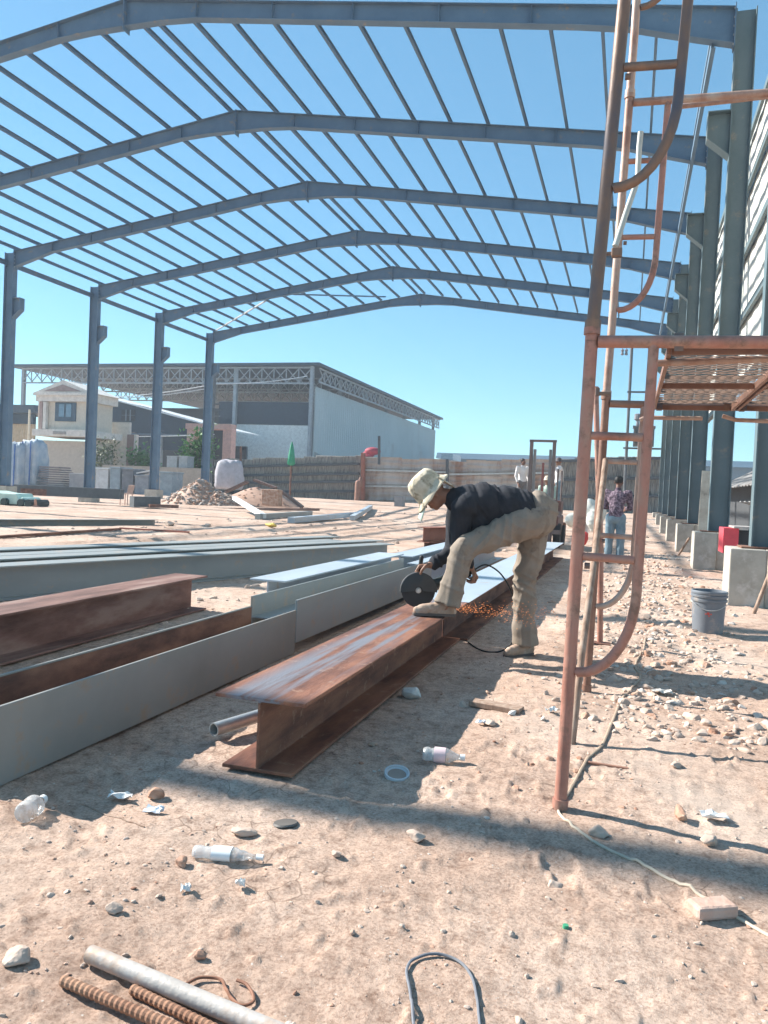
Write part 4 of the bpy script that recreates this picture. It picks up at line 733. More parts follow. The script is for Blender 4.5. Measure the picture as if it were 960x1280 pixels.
for i, (p, q_, lab) in enumerate([((268, 480), (125, 497), 'upper white cable from the dark pole to the cream house'), ((268, 484), (125, 499), 'lower white cable from the dark pole to the cream house'), ((268, 480), (384, 470), 'white cable from the dark pole to the warehouse corner'), ((268, 543), (105, 545), 'low thin wire strung across the navy shed')]):
    a, b = yp(*p, 56), yp(*q_, 56 if i != 2 else 73); pts = [a.lerp(b, t) - V((0, 0, 1.6 * t * (1 - t) * (.25 if i == 3 else .5))) for t in np.linspace(0, 1, 14)]
    m = MB(); m.tube(pts, .035, 6); tag(m.build('overhead_cable', simple('white_cable', (.66, .68, .70))), lab, 'cable')
# ------------------------------------------------------------------ clutter along the left columns
YC = 40.5
def bag(u0, u1, v0, v1, Y, lab, col, name='bulk_bag', seed=0, strap=None):
    lo, hi = yp(u0, v1, Y), yp(u1, v0, Y); rg = random.Random(seed); T = thing(name, ((lo.x + hi.x) / 2, Y, lo.z), lab, name.replace('_', ' ')); m = MB(); rings = []; cx, hw = (lo.x + hi.x) / 2, (hi.x - lo.x) / 2; H = hi.z - lo.z
    for i in range(9):
        t = i / 8; r = []
        for k in range(24):
            a = 2 * math.pi * k / 24; c, s_ = math.cos(a), math.sin(a); q_ = 1 / max(abs(c), abs(s_)) ** .75; w_ = hw * (.88 + .16 * math.sin(math.pi * t ** .8) - (.12 * t)) * (1 + rg.uniform(-.04, .04))
            r.append(V((cx + c * q_ * w_ * .93, Y + s_ * q_ * w_ * .93, lo.z - .1 + (H + .1) * t + rg.uniform(-.05, .05) * H * (t > .8))))
        rings.append(r)
    top = [V((cx + (p.x - cx) * .5, Y + (p.y - Y) * .5, hi.z - .08 * H + rg.uniform(0, .16) * H)) for p in rings[-1]]; m.loft(rings + [top]); m.build('bag', col, T, True)
    if strap:
        for s in (-.45, .45): m = MB(); m.prof([(-.05, -.012), (.05, -.012), (.05, .012), (-.05, .012)], (cx + s * hw, Y - hw * 1.08, lo.z), (cx + s * hw * .9, Y - hw * .96, hi.z), up=(0, -1, 0)); m.build('strap', strap, T)
    return T
WB = mat('white_blue_woven', [(.30, .38, .46), (.40, .46, .52), (.5, .53, .55)], 1.5, .8, 0, .3, 12)
bag(12, 33, 556, 607, 42.5, 'white and blue bulk bag left of its twin, beside the left edge column', WB, seed=1, strap=simple('blue_strap', (.05, .13, .34)))
bag(30, 56, 553, 607, 43.2, 'white and blue bulk bag right of its twin, taller of the two', WB, seed=2, strap=simple('blue_strap', (.05, .13, .34)))
bag(272, 302, 577, 609, 41, 'pale grey lilac sack bag at the right of the brick rubble heap', simple('lilac_white_woven', (.44, .43, .47), .85), 'bulk_bag', 3)
T = thing('slab_stack', yp(70, 608, 43), 'stack of thin dark slabs right of the bulk bags', 'stack')
rg = random.Random(5)
for i in range(9):
    lo = yp(57, 606 - i * 2.8, 43); hi = yp(87 - i * .6, 606 - i * 2.8, 43); m = MB(); m.box(((lo.x + hi.x) / 2 + rg.uniform(-.1, .1), 43 + rg.uniform(-.1, .1), lo.z - .02), (hi.x - lo.x, 1.2, .095), (V((1, rg.uniform(-.08, .08), 0)).normalized(), V((0, 1, 0)), V((0, 0, 1)))); m.build('slab', simple('purple_grey_slate', (.19, .165, .17)), T)
m = MB(); lo, hi = yp(86, 612, 42.2), yp(106, 592, 42.2); m.b2((lo.x, 42.2, lo.z - .3), (hi.x, 43, hi.z)); tag(m.build('concrete_block', simple('grey_block', (.27, .27, .28)), bevel=.02), 'grey block between the slab stack and the second left column', 'block')
for u0, u1, v0, v1, c, lab in ((119, 136, 587, 612, (.50, .52, .53), 'white block right of the second left column'), (137, 151, 586, 612, (.25, .31, .35), 'blue grey block between the white and the dark ones'), (152, 167, 588, 612, (.16, .17, .19), 'dark grey block right of the blue grey one'), (168, 186, 596, 613, (.24, .26, .29), 'low sloping grey block left of the third column'), (199, 216, 592, 620, (.20, .24, .27), 'blue grey block right of the third column, before the rubble')):
    lo, hi = yp(u0, v1, 41), yp(u1, v0, 41); m = MB(); m.b2((lo.x, 41, lo.z - .4), (hi.x - .04, 42.2, hi.z)); m.b2((lo.x - .03, 40.95, hi.z + .003), (hi.x + .0, 42.25, hi.z + .10)); tag(m.build('concrete_block', simple('block_' + lab[:6].strip().replace(' ', '_'), c, dirt=((.5, .48, .45), 1.5, .15)), bevel=.02), lab, 'block', 'blocks between the left columns')
lo, hi = yp(168, 592, 40.8), yp(184, 588, 40.8); m = MB(); m.box(((lo.x + hi.x) / 2, 41.4, hi.z - .1), (.95, .8, .07), (V((.97, 0, .2)), V((0, 1, 0)), V((-.2, 0, .97)))); tag(m.build('white_board', simple('white_board', (.62, .64, .65))), 'white board lying on the low sloping block', 'board')
m = MB(); a, b = yp(128, 579, 47), yp(260, 584, 47); m.b2((a.x, 47, GZ - .3), (b.x, 47.3, a.z - .1)); tag(m.build('low_wall', simple('tan_low_wall', (.40, .34, .28))), 'low tan wall behind the left columns, running to the gateway', 'wall')
for u0, u1, lab in ((206, 219, 'pale grey box on the low wall, left of its fellow'), (221, 232, 'pale grey box on the low wall beside the bush')):
    lo, hi = yp(u0, 583, 47.1), yp(u1, 571, 47.1); m = MB(); m.b2((lo.x, 47.32, lo.z - .5), (hi.x, 48.2, hi.z)); m.b2((lo.x - .04, 47.31, hi.z + .003), (hi.x + .04, 48.25, hi.z + .06)); tag(m.build('plastic_crate', simple('pale_grey_crate', (.36, .38, .39)), bevel=.02), lab, 'crate')
# pinkish seat
c = yp(158, 620, 31.5); zb = zg(c.x, 31.5); T = thing('pink_chair', (c.x, 31.5, zb), 'pale pink brown chair on the ground left of the dark block beam', 'chair'); PC = simple('pale_pink_plastic', (.52, .36, .3))
zs = yp(158, 617, 31.5).z; zt = yp(163, 607, 31.5).z
m = MB(); m.box((c.x, 31.5, zs), (.5, .45, .05)); m.build('seat', PC, T); m = MB(); m.box((c.x + .22, 31.5, (zs + zt) / 2 + .03), (.05, .42, zt - zs), (V((.97, 0, -.2)), V((0, 1, 0)), V((.2, 0, .97)))); m.build('backrest', PC, T)
for sx_ in (-.2, .2):
    for sy_ in (-.18, .18): m = MB(); m.tube([(c.x + sx_, 31.5 + sy_, zb), (c.x + sx_ * .95, 31.5 + sy_, zs - .025)], .025, 6); m.build('leg', PC, T)
# mint bundle at the left edge
T = thing('mint_bundle', yp(15, 640, 25.), 'mint green sheeted bundle on dark skids at the left edge', 'bundle'); MI = simple('mint_sheeting', (.50, .66, .58), .45, .06, bump=.3, bscale=4)
zb = zg(*yp(15, 640, 25.)[:2]); P_ = [yp(u, v, 25) for u, v in ((-30, 632), (-30, 616), (-12, 613), (2, 616), (20, 617), (23, 624), (28, 621), (32, 624), (26, 632), (20, 634))]
m = MB(); m.loft([[V((p.x, y, max(zb + .05, p.z))) for p in P_] for y in (25, 25.9)]); m.build('sheeting', MI, T, False, .04)
P_ = [yp(u, v, 24.9) for u, v in ((24, 633), (27, 627), (38, 630), (39, 633))]; m = MB(); m.loft([[V((p.x, y, max(zb + .05, p.z))) for p in P_] for y in (24.9, 25.5)]); m.build('flap', MI, T, False, .02)
for u in (4, 25, 35): m = MB(); p = yp(u, 637, 24.85); m.lathe((p.x, 24.84, zb + .13), (0, 1, 0), [(.001, 0), (.15, 0), (.15, 1.0), (.001, 1.0)], 14); m.build('skid', simple('dark_green_black', (.03, .05, .05)), T)
p = yp(44, 637, 25); m = MB(); m.lathe((p.x, 25, zg(p.x, 25)), (0, 0, 1), [(.16, 0), (.15, .03), (.07, .05), (.03, .3), (.001, .32)], 12); tag(m.build('traffic_cone', simple('faded_orange', (.52, .25, .17))), 'small faded orange cone beside the mint bundle', 'cone')
# ------------------------------------------------------------------ heaps
def heap(name, lab, cx, cy, rx, ry, h, n, rr, mats, core, kind=None):
    z0 = zg(cx, cy) - .15; T = thing(name, (cx, cy, z0), lab, name.split('_')[-1]); m = MB(); rg = random.Random(cx)
    f = lambda a, b: h * max(0, 1 - (a * a + b * b) ** .6) * (.8 + .4 * float(vnoise(np.array((cx + a * rx) * .9 + 9), np.array((cy + b * ry) * .9), 31)))
    N = 36; rows = []
    for i in range(N + 1): rows.append([V((cx + (i / N * 2.2 - 1.1) * rx, cy + (j / N * 2.2 - 1.1) * ry, z0 + f(i / N * 2.2 - 1.1, j / N * 2.2 - 1.1))) for j in range(N + 1)])
    m.loft(rows, closed=False, caps=False); m.build('mound', core, T, True)
    ms = [MB() for _ in mats]
    for _ in range(n):
        a, b = rg.uniform(-1.05, 1.05), rg.uniform(-1.05, 1.05)
        if a * a + b * b > 1.1: continue
        r = rr[0] + (rr[1] - rr[0]) * rg.random() ** 2; ms[rg.randrange(len(ms))].stone((cx + a * rx, cy + b * ry, z0 + f(a, b) + r * .1), r, .7)
    for q_, mm in zip(ms, mats): o = q_.build('rubble', mm, T); o['kind'] = 'stuff'
c = yp(255, 625, 36); heap('rubble_heap', 'heap of broken brick rubble at the foot of the farthest left column', c.x, 36, 2.4, 1.6, 1.25, 1000, (.05, .17), [BRK(), PST(), simple('grey_rubble', (.3, .27, .25))], simple('red_sand', (.40, .25, .18)))
c = yp(330, 625, 37); heap('sand_heap', 'smooth red sand heap right of the brick rubble, before the slatted fence', c.x - .5, 37, 2.9, 1.5, 1.15, 200, (.03, .09), [BRK()], simple('red_sand', (.42, .25, .17), .95, bump=.4, bscale=20))
for (a, b, lab) in [((282, 615), (310, 602), 'brown plank on the left flank of the sand heap'), ((318, 600), (345, 610), 'dark plank across the top of the sand heap'), ((352, 614), (378, 634), 'dark plank on the right flank of the sand heap'), ((245, 636), (398, 637), 'long dark plank lying in front of the heaps')]:
    p, q_ = yp(*a, 35.7 if a[0] != 245 else 33.5), yp(*b, 35.7 if a[0] != 245 else 33.5); m = MB(); m.bar(p, q_, .3, .12); tag(m.build('timber_plank', simple('dark_brown_plank', (.17, .11, .09))), lab, 'plank', 'planks about the sand heap')
p = yp(340, 622, 35.2); m = MB(); m.box(p, (.9, .5, .8)); tag(m.build('brick_block', BRK(), bevel=.04), 'squarish brick block standing in the front of the sand heap', 'block')
p = gp(338, 659); m = MB(); m.stone((p.x, p.y, zg(p.x, p.y) + .06), .16, .5, seed=2); tag(m.build('yellow_bag', simple('yellow_plastic', (.66, .5, .12))), 'small yellow scrap of bag on the open ground', 'litter')
p = gp(212, 657); m = MB(); m.stone((p.x, p.y, zg(p.x, p.y) + .05), .18, .5, seed=5); tag(m.build('stone', PST()), 'dark lump of stone at the end of the long grey channel', 'stone')
p = yp(500, 620, 42); m = MB(); m.box((p.x, 42, zg(p.x, 42) + .2), (.5, .5, .7)); tag(m.build('concrete_block', simple('grey_block', (.27, .27, .28)), bevel=.03), 'small grey block at the foot of the fence left of the worker\'s hat', 'block')
# ------------------------------------------------------------------ plants
def bush(u, v, Y, rx, h, lab, cols, name='bush', n=1500, seed=0, leaf=.10, sparse=1.0):
    p = yp(u, v, Y); rg = random.Random(seed); zb = GZ - .05; T = thing(name, (p.x, Y, zb), lab, 'bush'); m = MB(); b = MB(); tips = []
    for _ in range(9):
        a = rg.uniform(0, 6.28); rr = rx * rg.uniform(.2, .85); t = V((p.x + math.cos(a) * rr, Y + math.sin(a) * rr, zb + h * rg.uniform(.45, .95))); b.tube([(p.x + rg.uniform(-.1, .1), Y, zb), (p.x + math.cos(a) * rr * .35, Y + math.sin(a) * rr * .35, zb + h * .4), t], .04, 5, .01); tips.append(t)
    b.build('stem', simple('bush_stem', (.16, .12, .08)), T)
    for _ in range(n):
        t = rg.choice(tips); c = t + V((rg.gauss(0, rx * .27), rg.gauss(0, rx * .27), rg.gauss(0, h * .14) - h * .08)); d = V((rg.gauss(0, 1), rg.gauss(0, 1), rg.gauss(0, .6) + .3)).normalized(); x, y, _d = frame_of(d); L = leaf * rg.uniform(.6, 1.4)
        m.add([c, c + d * L * .5 + x * L * .3, c + d * L, c + d * L * .5 - x * L * .3], [(0, 1, 2, 3)])
    m.build('foliage', mat('leaf_' + cols[0], cols[1], 2.5, .6), T)
GRN = ('fresh', [(.04, .13, .03), (.07, .22, .045), (.12, .28, .07)]); OLV = ('olive', [(.05, .08, .035), (.10, .14, .06), (.17, .19, .1)])
bush(243, 573, 49.5, 1.1, 4.1, 'bright green round bush before the pink gateway', GRN, seed=1, n=2600, leaf=.30); bush(180, 578, 52, 1.2, 3.3, 'green bush in the doorway of the navy shed', GRN, seed=2, leaf=.28); bush(134, 572, 49, 1.2, 3.5, 'thin olive bush growing before the white annex wall', OLV, seed=3, n=900, leaf=.24)
bush(825, 568, 100, 4, 4.2, 'distant dark tree clump at the horizon beside the right columns', OLV, seed=4, n=2000, leaf=.4)
# ------------------------------------------------------------------ people
def fuse(mb, name, m, parent, voxel, it=6, fold=None):
    me0 = bpy.data.meshes.new('tmp'); me0.from_pydata(mb.v, [], mb.f); bm = bmesh.new(); bm.from_mesh(me0); bmesh.ops.recalc_face_normals(bm, faces=bm.faces[:]); bm.to_mesh(me0); bm.free()
    o = bpy.data.objects.new('tmp', me0); COL.objects.link(o)
    r = o.modifiers.new('r', 'REMESH'); r.mode = 'VOXEL'; r.voxel_size = voxel; r.adaptivity = 0
    s = o.modifiers.new('s', 'SMOOTH'); s.iterations = it; s.factor = .5
    me = bpy.data.meshes.new_from_object(o.evaluated_get(bpy.context.evaluated_depsgraph_get())); bpy.data.objects.remove(o); bpy.data.meshes.remove(me0)
    n = len(me.vertices); a = np.empty(n * 3); me.vertices.foreach_get('co', a); a = a.reshape(-1, 3); nn = np.empty(n * 3); me.vertices.foreach_get('normal', nn); nn = nn.reshape(-1, 3)
    if fold:
        d = np.zeros(n)
        for dv, fr, am, sd_ in fold:          # folds: waves across dv, broken up by noise
            dv = np.array(V(dv).normalized()); t = a @ dv
            wv = 1 - abs(2 * vnoise(t * fr + 2.5 * vnoise(a[:, 0] * 4 + 7, a[:, 2] * 4, sd_), (a[:, 0] - a[:, 2]) * 2.6 + a[:, 1] * 2.2 + 31, sd_ + 1) - 1)
            d += am * (wv ** 1.6 - .35)
        a = a + nn * d[:, None]
    o3 = WLOC[parent.name]; a = a - np.array(o3); me.vertices.foreach_set('co', a.ravel()); me.update()
    return link(name, me, m, parent, o3, True)
def hand(m, wrist, fdir, palm, curl=1.2, s=1.0, thumb=1, spread=.0):
    """wrist: joint, fdir: way the knuckles point, palm: way the palm faces. Five separate curled fingers."""
    f = V(fdir).normalized(); p = V(palm); p = (p - f * p.dot(f)).normalized(); x = f.cross(p).normalized()
    w0 = V(wrist); k0 = w0 + f * .085 * s
    m.limb(w0 - f * .03, w0 + f * .01, .027 * s, .026 * s, 10)
    for t in (-.024, -.008, .008, .024): m.limb(w0 + x * t * .7 * s, k0 + x * t * 1.15 * s, .016 * s, .0135 * s, 8)
    for i, (t, L) in enumerate(zip((-.0315, -.0105, .0105, .0315), (.068, .082, .078, .060))):
        c = k0 + x * t * s; a = 0; segs = (.45, .32, .25)
        for q_, sg in enumerate(segs):
            a += curl * (.75, .95, .6)[q_]; e = c + (f * math.cos(a) + p * math.sin(a)) * (L * sg * 1.15 * s) + x * (spread * t)
            m.limb(c, e, (.0098 - .0008 * q_) * s, (.0092 - .0009 * q_) * s, 8); c = e
    c = w0 + f * .03 * s - x * (.028 * thumb) * s; a = c + (f * .6 - x * (.75 * thumb) + p * .35).normalized() * .036 * s; b = a + (f * .75 - x * (.05 * thumb) + p * .65).normalized() * .032 * s; e = b + (f * .5 + x * (.35 * thumb) + p * .8).normalized() * .026 * s
    m.limb(c, a, .0145 * s, .012 * s, 8); m.limb(a, b, .0118 * s, .0105 * s, 8); m.limb(b, e, .0105 * s, .0085 * s, 8)
def head(m, c, up, face, s=1.0):
    u = V(up).normalized(); f = V(face); f = (f - u * f.dot(u)).normalized(); x = f.cross(u).normalized(); ax = (x, f, u); c = V(c); q = lambda a, b, d: c + x * (a * s) + f * (b * s) + u * (d * s)
    m.ell(q(0, -.012, .03), (.076 * s, .095 * s, .092 * s), ax); m.ell(q(0, .018, -.045), (.060 * s, .070 * s, .068 * s), ax); m.ell(q(0, .052, -.088), (.030 * s, .026 * s, .024 * s), ax)
    m.limb(q(0, .088, .012), q(0, .108, -.026), .010 * s, .0155 * s, 8); m.limb(q(-.03, .083, .022), q(.03, .083, .022), .011 * s, .011 * s, 8)
    for e in (-1, 1):
        m.ell(q(e * .077, -.012, -.012), (.010 * s, .020 * s, .033 * s), ax, 10); m.ell(q(e * .046, .058, -.025), (.024 * s, .022 * s, .024 * s), ax, 10); m.ell(q(e * .031, .080, .006), (.0125 * s, .009 * s, .008 * s), ax, 8)
        m.limb(q(0, .082, -.058), q(e * .022, .076, -.058), .0085 * s, .006 * s, 8); m.limb(q(0, .080, -.070), q(e * .018, .075, -.069), .0085 * s, .006 * s, 8)
SKIN = simple('tanned_skin', (.30, .16, .105), .55, .08); SKIND = simple('deep_tanned_skin', (.17, .085, .06), .55, .08)
# --- the bent worker with the disc grinder
def mk(u, v, d): return zp(u, v, d)
pel = mk(664, 646, 5.86); hipL, hipR = mk(660, 651, 5.78), mk(668, 652, 5.96); knL, anL = mk(578, 687, 5.66), mk(559, 756, 5.66); knR, anR = mk(655, 734, 5.99), mk(656, 806, 6.02)
chest = mk(594, 632, 5.87); neck = mk(563, 621, 5.86); hd = mk(541, 617, 5.86); shL, shR = mk(579, 633, 5.70), mk(573, 629, 6.05)
elL, wrL = mk(573, 690, 5.80), mk(588, 708, 5.93); elR, wrR = mk(566, 690, 6.06), mk(540, 706, 5.97)
up3 = V((0, 0, 1)); hu = (R2 * -.72 + U2 * .69).normalized(); hf = (R2 * -.69 - U2 * .72 + FW * .05).normalized()
T = thing('person', (anR.x, anR.y, 0), 'worker in dark shirt, khaki trousers and pale hat bending over the rusty beam', 'person')
m = MB()
m.limb(hipL, knL, .078, .056); m.limb(knL, anL, .054, .036); m.limb(hipR, knR, .080, .058); m.limb(knR, anR, .056, .038); m.ell(pel, (.16, .16, .13)); m.limb(pel, chest, .125, .135); m.limb(chest, neck, .13, .06); m.limb(neck, hd, .058, .054)
for a, b, c in ((shL, elL, wrL), (shR, elR, wrR)): m.limb(chest, a, .10, .062); m.limb(a, b, .054, .042); m.limb(b, c, .040, .027)
head(m, hd, hu, hf, 1.0)
hfd = (R2 * -.95 - U2 * .15).normalized(); hand(m, wrR, hfd, -U2 + FW * -.2, 1.05, 1.12, -1); hand(m, wrL, (R2 * .45 - U2 * .75 + FW * .35), (-R2 * .9 - U2 * .4), 1.15, 1.08, 1)
fL = (R2 * -.93 - U2 * .16 - FW * .06).normalized(); fR = (R2 * -.75 - FW * .55); fR.z = 0; fR.normalize()
zL = .325; tL = V((anL.x, anL.y, zL)) - V((.02, 0, 0)); toeL = tL + V((fL.x, fL.y, 0)).normalized() * .20
tR = V((anR.x, anR.y, zg(anR.x, anR.y))); toeR = tR + fR * .19
m.limb(anL, V((tL.x, tL.y, zL + .05)), .036, .034); m.limb(V((tL.x, tL.y, zL + .04)), toeL + up3 * .035, .034, .026); m.limb(anR, tR + up3 * .05, .038, .034); m.limb(tR + up3 * .04, toeR + up3 * .03, .034, .026)
body = fuse(m, 'body', SKIN, T, .0046, 3)
# shirt
m = MB(); bk = (neck - pel).normalized()
m.ell(mk(632, 632, 5.87), (.17, .17, .15)); m.ell(mk(652, 634, 5.87), (.155, .165, .125)); m.ell(mk(606, 632, 5.87), (.16, .185, .168)); m.ell(mk(588, 634, 5.87), (.13, .19, .165)); m.limb(mk(586, 630, 5.87), mk(566, 622, 5.86), .135, .078); m.ell(mk(583, 650, 5.88), (.10, .15, .11)); m.ell(mk(628, 648, 5.87), (.17, .15, .12)); m.ell(mk(600, 648, 5.87), (.13, .16, .13)); m.ell(mk(655, 640, 5.87), (.14, .175, .13))
for a, b, c, e in ((shL, elL, wrL, .8), (shR, elR, wrR, .86)): m.limb(chest, a, .13, .085); m.limb(a, b, .080, .062); m.limb(b, b.lerp(c, e), .060, .046)
SHIRT = mat('charcoal_cotton', [(.022, .024, .030), (.036, .038, .046)], 8, .85, 0, .25, 120, spec=.2)
fuse(m, 'shirt', SHIRT, T, .0085, 4, fold=((R2 * 1 + U2 * .35, 24, .016, 11), (R2 * .3 + U2 * 1, 12, .010, 13)))
# trousers
m = MB(); m.ell(mk(672, 646, 5.87), (.150, .165, .150)); m.ell(mk(680, 641, 5.87), (.105, .145, .11)); m.limb(mk(672, 640, 5.87), mk(662, 640, 5.87), .15, .135)
for h, k, a, e in ((hipL, knL, anL, .93), (hipR, knR, anR, .93)):
    m.limb(h, h.lerp(k, .5), .122, .098); m.limb(h.lerp(k, .5), k, .098, .080); m.limb(k, k.lerp(a, .5), .080, .082); m.limb(k.lerp(a, .5), k.lerp(a, e - .12), .082, .084)
    ce = k.lerp(a, e + .06); dd = (a - k).normalized(); m.lathe(k.lerp(a, e - .14), dd, [(.001, -.02), (.080, -.01), (.086, .04), (.094, (ce - k.lerp(a, e - .14)).length), (.001, (ce - k.lerp(a, e - .14)).length + .004)], 18)
TRO = mat('khaki_cotton', [(.235, .195, .155), (.295, .245, .20)], 7, .9, 0, .25, 120, spec=.15, dirt=((.16, .125, .1), 6, .2))
fuse(m, 'trousers', TRO, T, .0085, 4, fold=((R2 * .45 + U2 * 1, 15, .014, 21), (R2 * 1 - U2 * .25, 17, .018, 23)))
# shoes
SHOE = mat('dusty_tan_shoe', [(.34, .23, .16), (.46, .33, .25)], 9, .8, 0, .3, 90, dirt=((.5, .4, .32), 12, .3))
for base, toe, zz in ((tL, toeL, zL), (tR, toeR, tR.z)):
    d = (toe - base); d.z = 0; d.normalize(); sdw = V((-d.y, d.x, 0)); hb_ = base - d * .06; Q = lambda a, b, c: V((base.x, base.y, zz)) + d * a + sdw * b + up3 * c; L = (toe - base).length
    m = MB(); m.limb(Q(-.045, 0, .052), Q(-.03, 0, .095), .043, .042); m.limb(Q(-.03, 0, .085), Q(.06, 0, .062), .044, .038); m.limb(Q(.04, 0, .058), Q(L - .035, .004, .044), .042, .036); m.limb(Q(L - .06, .004, .04), Q(L - .005, .006, .036), .043, .030); m.limb(Q(-.05, 0, .036), Q(L * .5, 0, .034), .038, .036)
    m.v = [(x, y, max(z, zz + .016)) for x, y, z in m.v]; sh_ = fuse(m, 'shoe', SHOE, T, .005, 2, fold=((d + up3 * .5, 38, .004, 71),))
    out_ = [(-.088, 0), (-.075, .032), (-.03, .040), (.05, .036), (.11, .044), (L - .02, .043), (L + .022, .022), (L + .030, .004), (L + .022, -.016), (L - .02, -.036), (.11, -.038), (.05, -.033), (-.03, -.039), (-.075, -.032)]
    m = MB(); m.loft([[Q(a, b, z) for a, b in out_] for z in (.001, .020)]); m.build('sole', simple('grey_brown_rubber', (.13, .10, .085), .9), sh_, 'auto', .003)
    for k in range(4): m = MB(); a = .045 + .022 * k; h = .101 - .011 * k; m.tube([Q(a, -.026, h - .012), Q(a + .006, 0, h + .003), Q(a, .026, h - .012)], .0028, 6); m.build('lace', simple('pale_lace', (.45, .4, .34)), sh_)
# hat: crown, brim, neck flap
hc = hd + hu * .055 - hf * .005; m = MB()
hx = hf.cross(hu).normalized(); n = 32; rings = []
for r, h in [(.04, .128), (.085, .115), (.108, .085), (.118, .04), (.122, -.01), (.128, -.02), (.150, -.038), (.172, -.062), (.166, -.068), (.124, -.034), (.02, -.03)]:
    rings.append([hc + hu * (h - (.022 * math.cos(2 * math.pi * k / n) if r > .125 else 0) + random.uniform(-.004, .004)) + hx * (r * .94 * math.sin(2 * math.pi * k / n)) + hf * (r * 1.04 * math.cos(2 * math.pi * k / n) + (.006 if r > .14 else 0)) for k in range(n)])
m.loft(rings); fuse(m, 'hat', mat('cream_olive_cloth', [(.40, .34, .24), (.55, .48, .36), (.64, .57, .45)], 11, .9, 0, .3, 60, dirt=((.22, .185, .13), 13., .32)), T, .0075, 2, fold=((hx + hu * .4 + hf * .6, 30, .005, 41), (hu, 24, .003, 43)))
m = MB(); m.loft([[hc - hf * (.10 + .03 * t) + hx * (.11 * a) - hu * (.02 + .12 * t - .03 * a * a) for a in (-1, -.5, 0, .5, 1)] + [hc - hf * (.112 + .03 * t) + hx * (.11 * a) - hu * (.02 + .12 * t - .03 * a * a) for a in (1, .5, 0, -.5, -1)] for t in (0, .4, .8, 1)])
fuse(m, 'neck_flap', mat('cream_olive_cloth', [(.36, .33, .22)]), T, .006, 2)
m = MB(); m.loft([[hc + hf * (.11 + .10 * t) + hx * (.10 * a * (1 - .35 * t * t)) - hu * (.045 + .055 * t + .03 * a * a) for a in (-1, -.6, -.2, .2, .6, 1)] + [hc + hf * (.11 + .10 * t) + hx * (.10 * a * (1 - .35 * t * t)) - hu * (.053 + .055 * t + .03 * a * a) for a in (1, .6, .2, -.2, -.6, -1)] for t in (0, .5, 1)])
m.build('visor', simple('pale_mint_cloth', (.56, .66, .58)), T, True)
# --- disc grinder held by the worker
dc = mk(523, 738, 5.93); T = thing('disc_grinder', dc, 'dark disc grinder with a large black disc, held by the bent worker', 'grinder')
dn = (-FW * .98 + R2 * .12).normalized(); BLK = simple('black_plastic', (.022, .024, .024), .5)
m = MB(); m.lathe(dc, dn, [(.001, .003), (.126, .003), (.128, .0), (.126, -.003), (.001, -.003)], 40); m.build('disc', simple('dark_grey_abrasive', (.045, .042, .042), .85), T, 'auto')
m = MB(); gx, gy, gd = frame_of(dn); gu = (gd.cross(R2)).normalized()
arc = [U2 * math.sin(t) + R2 * math.cos(t) for t in np.linspace(-.1, math.pi + .1, 22)]
m.loft([[dc + dn * a + w_ * r for a, r in ((.024, .03), (.026, .132), (.022, .137), (-.022, .137), (-.026, .132), (-.024, .03), (-.018, .03), (-.019, .129), (.018, .129), (.018, .03))] for w_ in arc]); m.build('guard', simple('dark_guard_steel', (.05, .048, .046), .5), T, 'auto')
m = MB(); m.lathe(dc, dn, [(.001, .016), (.014, .016), (.016, .004), (.022, .003)], 14); m.build('nut', GALV(), T, 'auto')
gb = dc - dn * .045; m = MB(); ge = mk(592, 713, 6.0); m.limb(gb, gb + R2 * .06 + U2 * .02, .042, .042); m.limb(gb + R2 * .05 + U2 * .02, gb.lerp(ge, .62), .038, .040); m.limb(gb.lerp(ge, .6), ge, .026, .024); fuse(m, 'motor_body', simple('dark_green_grey_plastic', (.035, .045, .042), .45), T, .006, 3)
m = MB(); m.limb(gb + dn * .012, gb - dn * .02, .036, .034); m.limb(gb - dn * .012, gb + U2 * .012 + R2 * .05, .037, .03); fuse(m, 'gear_head', simple('grey_cast_alloy', (.26, .265, .27), .45, metal=.6), T, .005, 2)
m = MB(); q0 = gb.lerp(ge, .68) - U2 * .028; m.bar(q0, gb.lerp(ge, .95) - U2 * .03, .018, .014); m.build('trigger', BLK, T)
for k in range(5): m = MB(); q0 = gb.lerp(ge, .22 + .05 * k); m.bar(q0 + dn * .0405 - U2 * .014, q0 + dn * .0405 + U2 * .014, .004, .004); m.build('vent_slot', BLK, T)
m = MB(); h0 = gb + U2 * .04; h1 = mk(527, 702, 5.96); m.limb(h0, h1 + U2 * .03, .014, .016); m.build('side_handle', BLK, T, True)
# power cord of the grinder
pts = [mk(u, v, d) for u, v, d in ((592, 713, 6.0), (606, 706, 6.02), (620, 712, 6.03), (631, 724, 6.04), (640, 742, 6.05), (645, 765, 6.05), (645, 788, 6.06), (638, 806, 6.1))]
for u, v in ((622, 815), (600, 812), (580, 800)): p = gp(u, v); pts.append(V((p.x, p.y, zg(p.x, p.y) + .006)))
out = []
for i in range(len(pts) - 1):
    p0, p1, p2, p3 = pts[max(0, i - 1)], pts[i], pts[i + 1], pts[min(len(pts) - 1, i + 2)]
    out += [.5 * ((2 * p1) + (p2 - p0) * t + (2 * p0 - 5 * p1 + 4 * p2 - p3) * t * t + (3 * p1 - p0 - 3 * p2 + p3) * t ** 3) for t in np.linspace(0, 1, 6, endpoint=False)]
m = MB(); m.tube(out + [pts[-1]], .0062, 7); tag(m.build('power_cord', BLK, None, True), 'black power cord hanging in a loop from the grinder behind the worker\'s knee', 'cord')
